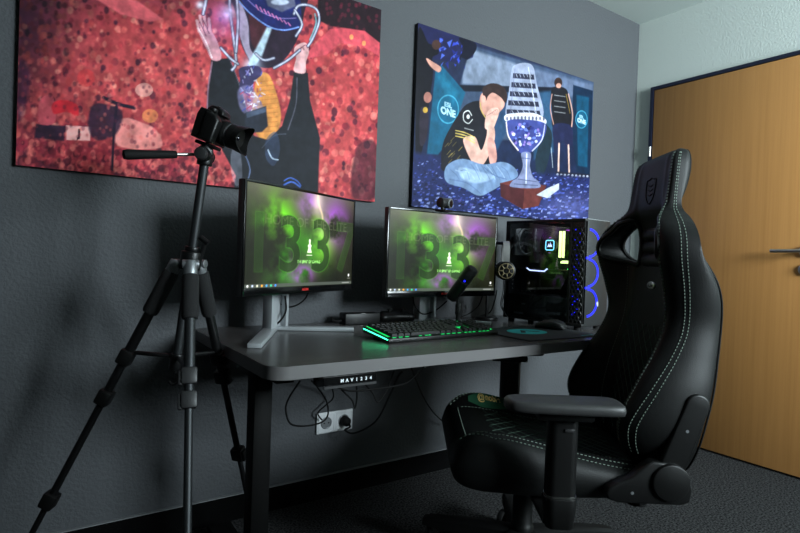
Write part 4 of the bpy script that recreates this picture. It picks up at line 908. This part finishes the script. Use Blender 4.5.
for v, w_, nf, nc, nb_ in BTS:
    half = [(0, nc), (.34*w_, nc), (.54*w_, nc+.06*(nf-nc)), (.66*w_, nc+.5*(nf-nc)), (.77*w_, nf-.003), ((.86+.05*hq(v))*w_, nf), ((.95+.035*hq(v))*w_, nf-(.18-.08*hq(v))*(nf-nb_)), (1.0*w_, nf-.5*(nf-nb_)), (.985*w_, nf-.82*(nf-nb_)+.6*wrap(v)), (.90*w_, nb_+wrap(v)), (.66*w_, nb_+.72*wrap(v)), (.42*w_, nb_-.003), (0, nb_-.004)]
    rings.append([tuple(BK(a, v, b_)) for a, b_ in mirror_loop(half)])
bk_mb = MB().loft(rings); bk_bvh = BVHTree.FromBMesh(bk_mb.bm)
HOLE = [(.104, .540), (.160, .536), (.214, .546), (.224, .585), (.180, .632), (.136, .662), (.104, .656)]
back = bk_mb.build('backrest', M['leather'], ch, angle=70)
for s_ in (-1, 1):
    hp = [(p.x, p.y) for p in catmull([(a, b_, 0) for a, b_ in HOLE], 4, True)]
    c_ = MB().prism([(s_*a, b_) for a, b_ in hp], lambda a, b_, t_: BK(a, b_, t_), -.2, .3).build('cutter', M['leather'], ch)
    md = back.modifiers.new('hole', 'BOOLEAN'); md.object = c_; md.operation = 'DIFFERENCE'; md.solver = 'EXACT'
    dg = bpy.context.evaluated_depsgraph_get(); me = bpy.data.meshes.new_from_object(back.evaluated_get(dg)); back.modifiers.clear(); back.data = me; bpy.data.objects.remove(c_)
me = back.data
me.materials.clear(); me.materials.append(M['leather'])
for p in me.polygons: p.use_smooth = True
me.set_sharp_from_angle(angle=math.radians(50))
def on_back(y, v, off=.0006):
    h = bk_bvh.ray_cast(BK(y, v, .4), -BN)
    return h[0]+h[1]*off if h[0] else None
def on_rear(y, v, off=.0006):
    h = bk_bvh.ray_cast(BK(y, v, -.4), BN)
    return h[0]+h[1]*off if h[0] else None
for s_ in (-1, 1):
    m_ = MB(); hp = [(p.x, p.y) for p in catmull([(a, b_, 0) for a, b_ in HOLE], 5, True)]
    m_.tube([on_back(s_*a, b_, .001) for a, b_ in hp], .0085, 8, closed=True, smooth=False); m_.tube([on_rear(s_*a, b_, .001) for a, b_ in hp], .007, 8, closed=True, smooth=False)
    m_.build('opening_trim', M['plastic'], back)
# stitched seams running over the bolsters
def on_side(s_, v, k):
    n_ = prof(v, 2)-k*(prof(v, 2)-prof(v, 4)); h = bk_bvh.ray_cast(BK(s_*.6, v, n_), Vector((0, -s_, 0)))
    return h[0]+h[1]*.0008 if h[0] else None
for s_ in (-1, 1):
    for f_ in (.80, .835): dashes([[on_back(s_*(f_+.10*hq(v))*prof(v, 1), v, .0008) for v in np.linspace(.02, .846, 190)]], .0011, 'stitch', 'seam_stitching', back, True)
    for k_ in (.0, .08): dashes([[on_side(s_, v, k_+.07+.17*min(1, max(0, (v-.1)/.25))) for v in np.linspace(.03, .846, 190)]], .0011, 'stitch', 'seam_stitching', back, True)
    dashes([[on_back(s_*.585*prof(v, 1), v, .0008) for v in np.linspace(.0, .53, 120)]], .0011, 'stitch', 'seam_stitching', back, True)
qb = []
for c0 in np.arange(-.30, .46, .042):
    for s_ in (-1, 1):
        l = [(s_*(-.125+t_), c0+1.05*t_) for t_ in np.linspace(0, .25, 26)]
        l = [q for q in l if .0 < q[1] < .36-.4*abs(q[0])*0 and abs(q[0]) < .5*prof(q[1], 1)]
        if len(l) > 2: qb.append([on_back(*q) for q in l])
dashes(qb, .0008, 'stitch_dim', 'quilted_stitching', back)
# piping along the rear edge of the side
pp = []
for s_ in (-1, 1):
    pp.append([BK(s_*(.93*w_), v, nb_+wrap(v)+.001) for v, w_, nf, nc, nb_ in BTS[6:-4]])
m_ = MB()
for l in pp: m_.tube(l, .0028, 6, smooth=False)
m_.build('piping', M['rubber'], back)
# three padded ribs, badge, crest
for k in range(3):
    vc = .545+.040*k; rg = []
    for y in np.linspace(-.098, .098, 17):
        e_ = math.sqrt(max(0., 1-(y/.099)**6)); nn = prof(vc, 3)
        rg.append([BK(y, vc+.0215*math.sin(t_)*(.3+.7*e_), nn-.004+.014*e_*math.cos(t_)) for t_ in [2*PI*j/16 for j in range(16)]])
    MB().loft(rg).build('padded_rib', M['leather_side'], back, angle=70)
m_ = MB(); m_.prism([(.026*math.cos(2*PI*k/32), .0115*math.sin(2*PI*k/32)) for k in range(32)], lambda a, b_, t_: BK(a, .468+b_, prof(.453, 3)+t_), -.004, .003, bev=.001)
bo_ = m_.build('oval_badge', M['badge'], back, label='small oval silver badge')
MB().mesh(text_mesh('noble', .015, .0002, bold=.0002), basis(BK(0, .4675, prof(.453, 3)+.0032), (0, 1, 0), (-math.sin(RC), 0, math.cos(RC)), BN)).build('badge_lettering', M['plastic_grey'], bo_, smooth=False)
crest = [(-.030, .782), (-.014, .784), (0, .789), (.014, .784), (.030, .782), (.030, .752), (.023, .728), (0, .710), (-.023, .728), (-.030, .752)]
m_ = MB(); m_.tube([on_back(a, b_, .0004) for a, b_ in catmull([(a, b_, 0) for a, b_ in crest], 3, True) for a, b_ in [(a, b_)]] if False else [on_back(p.x, p.y, .0004) for p in catmull([(a, b_, 0) for a, b_ in crest], 3, True)], .0016, 6, closed=True, smooth=False)
for k in range(3): m_.tube([on_back(y, .768-.014*k-.005*(1-abs(y)/.016), .0004) for y in np.linspace(-.016, .016, 9)], .0016, 6, smooth=False)
m_.build('embossed_crest', M['rubber'], back, label='dark embossed shield crest')

# --- recliner brackets on both sides
for s_ in (1, -1):
    fn = lambda a, b_, t_: (a, s_*t_, b_)
    m_ = MB(); m_.prism([(-.290, .405), (-.284, .374), (-.262, .366), (-.105, .366), (-.081, .374), (-.075, .388), (-.083, .404), (-.105, .416), (-.142, .434), (-.170, .462), (-.19, .474), (-.24, .47), (-.277, .445)], fn, .262, .296, bev=.006, seg=3)
    br = m_.build('recliner_bracket', M['plastic'], ch)
    a0, a1 = Vector((-.234, .440)), Vector((-.297, .615)); d_ = (a1-a0).normalized(); pr = Vector((-d_.y, d_.x))
    poly = [a0+pr*.033, ]+[a1+.030*(math.cos(t_)*pr+math.sin(t_)*d_) for t_ in [PI*k/12 for k in range(13)]]+[a0-pr*.033]
    MB().prism([tuple(q) for q in poly], fn, .264, .291, bev=.005, seg=3).build('bracket_arm', M['plastic'], br)
    m_ = MB(); m_.cyl((-.233, s_*.262, .424), (-.233, s_*.306, .424), .047, n=40, bev=.006); m_.build('pivot_cap', M['plastic'], br)
    for x, z, y in ((-.272, .552, .291), (-.140, .393, .296)): MB().cyl((x, s_*(y-.002), z), (x, s_*(y+.001), z), .004).build('screw', M['silver'], br)

# --- armrests
for s_ in (1, -1):
    fn = lambda a, b_, t_: (a, s_*b_, t_)
    ay = .345
    m_ = MB(); m_.box((.055, s_*.235, .335), (.075, .22, .014), bev=.004); m_.prism(rrect(.041, .030, .024), lambda a, b_, t_: (.055+a*(1-.18*(t_ < .35)), s_*ay+b_*(1-.18*(t_ < .35)), t_), .326, .402, bev=.004)
    ar = m_.build('armrest', M['plastic'], ch)
    MB().prism(rrect(.0375, .027, .021), lambda a, b_, t_: (.055+a, s_*ay+b_, t_), .402, .406).build('silver_ring', M['steel'], ar)
    m_ = MB(); m_.prism(rrect(.036, .0255, .02), lambda a, b_, t_: (.055+a, s_*ay+b_, t_), .406, .592); m_.box((.06, s_*(ay+.018), .606), (.13, .075, .022), bev=.005); m_.build('post', M['plastic'], ar)
    MB().box((.045, s_*(ay+.027), .566), (.022, .005, .008), bev=.0015).build('height_button', M['plastic_grey'], ar)
    half = [(.136, -.018), (.138, .0), (.134, .022), (.118, .040), (.06, .049), (-.06, .051), (-.115, .048), (-.132, .036), (-.136, .0), (-.132, -.036), (-.115, -.047), (-.06, -.049), (.06, -.046), (.118, -.036)]
    pl_ = [(p.x, p.y) for p in catmull([(a, b_, 0) for a, b_ in half], 4, True)]
    rg = []
    for f_, z in ((.86, .6175), (.97, .6195), (1.0, .625), (1.0, .632), (.975, .638), (.92, .6415), (.80, .6435)):
        rg.append([(.065+a*(1-(1-f_)*.45), s_*(.384+b_*f_), z+.006*(a > .09)*0) for a, b_ in pl_])
    MB().loft(rg).build('arm_pad', M['arm_pad'], ar, angle=60)

# --- gas lift and star base
gx = .066
m_ = MB(); m_.lathe([(0, .06), (.026, .06), (.032, .065), (.036, .15), (.033, .165), (.030, .17), (.030, .26), (.024, .262), (.024, .300), (0, .300)], (gx, 0, 0)); m_.build('gas_lift', M['plastic'], ch)
for k in range(5):
    an = 2*PI*k/5-.35; u_ = Vector((math.cos(an), math.sin(an), 0)); w_ = Vector((-u_.y, u_.x, 0)); o_ = Vector((gx, 0, 0)); rg = []
    for r_, hw_, zt, zb in ((.02, .032, .150, .085), (.10, .028, .146, .095), (.20, .024, .138, .100), (.28, .022, .128, .098), (.315, .018, .120, .098)):
        rg.append([o_+u_*r_+w_*a+Vector((0, 0, b_)) for a, b_ in ((-hw_, zb), (hw_, zb), (hw_, zt-.008), (hw_*.6, zt), (-hw_*.6, zt), (-hw_, zt-.008))])
    lg = MB().loft(rg).build('base_leg', M['rubber'], ch)
    c_ = o_+u_*.295; m_ = MB(); m_.cyl(c_+Vector((0, 0, .05)), c_+Vector((0, 0, .102)), .008)
    q = (u_*.6+w_*.8)
    for sg in (-1, 1): m_.cyl(c_+q*(sg*.007)+Vector((0, 0, .0305)), c_+q*(sg*.028)+Vector((0, 0, .0305)), .030, n=28, bev=.004)
    m_.build('caster', M['rubber'], lg)

# ------------------------------------------------------------------ tripod
TP = Vector((-2.639, -.491, 0)); tp = thing('camera_tripod', 'black and grey camera tripod standing left of the desk', 'tripod', TP)
def seen(q, depth): return CAM+(RIGHT*((q[0]-400)/F_PX)+UP*((266.5-q[1])/F_PX)+FWD)*depth-TP
AP = Vector((0, 0, .930)); low = seen((177, 358), 1.40); top = seen((204.5, 163), 1.38)
cax = (top-low).normalized()
m_ = MB(); m_.tube([low, top], .0115, 20, smooth=False); cc_ = m_.build('centre_column', M['tripod_metal'], tp)
m_ = MB(); m_.cyl(low+cax*.012, low-cax*.03, .017, n=20, bev=.003); m_.tube([low-cax*.03, low-cax*.04, low-cax*.045+RIGHT*.012, low-cax*.06+RIGHT*.013, low-cax*.07, low-cax*.062-RIGHT*.012], .0032); m_.build('weight_hook', M['tripod_black'], cc_)
sc_ = low+cax*((AP-low).dot(cax))
m_ = MB(); m_.cyl(sc_-cax*.022, sc_+cax*.026, .026, n=24, bev=.004); m_.cyl(sc_+cax*.026, sc_+cax*.038, .019, n=20, bev=.002)
lock = sc_+cax*.05+RIGHT*.030; m_.tube([sc_+cax*.0+RIGHT*.022, sc_+cax*.022+RIGHT*.026, lock], .006); m_.tube([lock-RIGHT*.012+UP*.012, lock+RIGHT*.008-UP*.004], .0075, 10, smooth=False)
sp = m_.build('spider_hub', M['tripod_black'], tp)
FEET = [(-.426, .243), (-.086, -.385), (.284, .251)]
plan = [dict(foam=(271, 313), clamps=(357, 397, 500), mt='tripod_black'), dict(foam=(275, 319), clamps=(376, 400), mt='tripod_metal'), dict(foam=(272, 315), clamps=(358, 376, 453), mt='tripod_black')]
for (fx, fy), P in zip(FEET, plan):
    u_ = Vector((fx, fy, 0)).normalized(); A = sc_+u_*.036-Vector((0, 0, .006)); B = Vector((fx, fy, .004)); ax_ = (B-A).normalized(); L_ = (B-A).length
    def at_py(py):
        lo_, hi_ = 0., 1.
        for _ in range(40):
            mid = (lo_+hi_)/2
            if measured(TP+A+(B-A)*mid)[1] < py: lo_ = mid
            else: hi_ = mid
        return lo_
    cuts = [0]+[at_py(c) for c in P['clamps']]+[1]
    m_ = MB(); rr = .0128
    for i, (a, b_) in enumerate(zip(cuts[:-1], cuts[1:])):
        m_.cyl(A+ax_*L_*a, A+ax_*L_*b_, rr-.0018*i, n=18)
    lg = m_.build('leg', M[P['mt']], tp)
    m_ = MB(); m_.cyl(A-ax_*.006, A+ax_*.03, .0165, n=18, bev=.002); m_.cyl(A+u_.cross(Vector((0, 0, 1)))*.02, A-u_.cross(Vector((0, 0, 1)))*.02, .011, bev=.002); m_.build('leg_joint', M['silver'], lg)
    f0, f1 = at_py(P['foam'][0]), at_py(P['foam'][1])
    m_ = MB(); m_.lathe([(.0135, 0), (.019, .002), (.020, .01), (.020, L_*(f1-f0)-.008), (.018, L_*(f1-f0)-.001), (.013, L_*(f1-f0))], A+ax_*L_*f0, ax_, 20); m_.build('foam_grip', M['foam'], lg)
    for c in cuts[1:-1]:
        p = A+ax_*L_*c; q = ax_.cross(u_).normalized(); fr_ = ax_.cross(q).normalized(); 
        rm = Matrix((q, fr_, ax_)).transposed(); m_ = MB(); m_.box(p, (.036, .034, .040), rot=rm, bev=.006); m_.box(p+q*.019+ax_*.004, (.010, .022, .034), rot=rm, bev=.003)
        m_.build('leg_clamp', M['plastic_grey'] if P['mt'] == 'tripod_metal' else M['plastic'], lg)
    if abs(fx) > .2:
        bp = A+ax_*L_*at_py(352 if fx < 0 else 352)
        m_ = MB(); m_.tube([low+cax*.004, bp], .0055, 10, smooth=False); m_.build('brace', M['tripod_black'], tp)
    else:
        bp = A+ax_*L_*at_py(372); m_ = MB(); m_.tube([low+cax*.004, bp], .0055, 10, smooth=False); m_.build('brace', M['tripod_black'], tp)
    m_ = MB(); m_.cyl(B-ax_*.03, B, .012, .014, n=16, bev=.003); m_.build('rubber_foot', M['rubber'], lg)
# pan head and handle
hb = top+cax*.018
m_ = MB(); m_.cyl(top-cax*.006, top+cax*.012, .019, n=24, bev=.002); m_.cyl(hb-FWD*.024, hb+FWD*.022, .0185, n=24, bev=.003); m_.box(hb+UP*.012, (.03, .04, .03), bev=.006)
hdm = m_.build('pan_head', M['tripod_black'], tp)
m_ = MB(); kk = hb-FWD*.026; m_.cyl(kk, kk-FWD*.014, .0175, .015, n=24, bev=.003); m_.build('tilt_knob', M['plastic_grey'], hdm)
h0, h1, h2 = hb+FWD*.0+UP*.004-RIGHT*.01, seen((172, 154.5), 1.335), seen((122.5, 154.5), 1.26)
m_ = MB(); m_.tube([h0, h1], .0042, 12, smooth=False); hr = m_.build('pan_handle', M['steel'], hdm)
m_ = MB(); d_ = (h2-h1).normalized(); Lh = (h2-h1).length
m_.lathe([(.005, -.012), (.009, -.010), (.0098, 0), (.0105, Lh*.5), (.0125, Lh*.9), (.0105, Lh*.98), (.004, Lh)], h1, d_, 20); m_.build('grip', M['rubber'], hr)

# ------------------------------------------------------------------ photo camera on the head
cf = (RIGHT*.93-UP*.345-FWD*.12).normalized(); cs = cf.cross(Vector((0, 0, 1))).normalized(); cu_ = cs.cross(cf)
cw = CAM+(RIGHT*((213.5-400)/F_PX)+UP*((266.5-127.5)/F_PX)+FWD)*1.38
pcam = thing('photo_camera', 'black photo camera with hooded lens mounted on the tripod head', 'camera', cw)
pcam.scale = (.87, .87, .87)
CR = Matrix((cf, cs, cu_)).transposed()       # x = lens axis, y = grip side, z = up
def C(x, y, z): return CR @ Vector((x, y, z))
m_ = MB()
m_.prism([(-.026, -.046), (.020, -.046), (.022, -.02), (.020, .030), (.012, .040), (-.022, .040), (-.028, .02)], lambda a, b_, t_: C(a, t_, b_), -.062, .062, bev=.006, seg=3)
m_.prism([(-.022, .038), (.022, .036), (.030, .040), (.026, .052), (.008, .061), (-.014, .058), (-.024, .046)], lambda a, b_, t_: C(a, t_, b_), -.026, .026, bev=.006, seg=3)
m_.prism([(.0, .034), (.030, .032), (.044, .018), (.040, -.046), (.0, -.046)], lambda a, b_, t_: C(a, t_, b_), .034, .068, bev=.008, seg=3)
m_.cyl(C(.01, .047, .038), C(.01, .047, .048), .012, bev=.002); m_.cyl(C(-.006, -.045, .038), C(-.006, -.045, .046), .013, bev=.002)
pb_ = m_.build('body', M['plastic'], pcam, label='black camera body')
m_ = MB(); [m_.cyl(C(.004, -.0615, z), C(.004, -.0645, z), .0022) for z in (.004,)]; m_.tube([C(.008, -.064, .022), C(.008, -.07, .03), C(.004, -.064, .034)], .0018, 6); m_.build('strap_lug', M['silver'], pb_)
m_ = MB(); m_.lathe([(0, .018), (.031, .018), (.033, .020), (.033, .032), (.0345, .033), (.0345, .052), (.033, .053), (.033, .058), (.0355, .059), (.0355, .080), (.033, .082), (.033, .086), (.026, .087), (0, .082)], C(0, 0, -.006), cf, 40); ln = m_.build('lens', M['plastic'], pcam, angle=25)
m_ = MB(); m_.lathe([(.0352, .038), (.0358, .039), (.0358, .048), (.0352, .049)], C(0, 0, -.006), cf, 40); m_.build('focus_ring', M['rubber'], ln)
m_ = MB(); m_.lathe([(.0334, .0535), (.0337, .054), (.0337, .0568), (.0334, .0572)], C(0, 0, -.006), cf, 40); m_.build('grey_ring', M['silver'], ln)
MB().sphere(C(.080, 0, -.006), (.008, .008, .008), 16).build('front_glass', M['lens_glass'], ln)
n_ = 48; rg = [[], [], [], []]
for k in range(n_):
    t_ = 2*PI*k/n_; e_ = .108+.011*math.cos(2*t_); w3 = lambda r, h: C(h, r*math.sin(t_), -.006+r*math.cos(t_))
    rg[0].append(w3(.0355, .076)); rg[1].append(w3(.0415, e_)); rg[2].append(w3(.0400, e_)); rg[3].append(w3(.0340, .077))
m_ = MB(); m_.loft(rg, cap=False, loop=True); m_.build('petal_hood', M['plastic'], ln)
m_ = MB(); m_.prism([(-.030, -.0595), (.034, -.0595), (.034, -.049), (-.030, -.049)], lambda a, b_, t_: C(a, t_, b_), -.022, .022, bev=.003); m_.cyl(C(-.022, -.026, -.055), C(-.022, -.044, -.055), .009, bev=.002); 
pt = m_.build('mounting_plate', M['tripod_black'], tp); pt.matrix_world = Matrix.Translation(cw); pt.parent = hdm; pt.location = cw-TP; pt.scale = (.87, .87, .87)

# ------------------------------------------------------------------ colour management
vs = scene.view_settings; vs.view_transform = 'Standard'; vs.look = 'None'; vs.gamma = 1; vs.use_curve_mapping = False; vs.exposure = 0.08
scene.cycles.use_denoising = True; scene.cycles.max_bounces = 8; scene.cycles.diffuse_bounces = 4; scene.cycles.caustics_reflective = False; scene.cycles.sample_clamp_indirect = 6
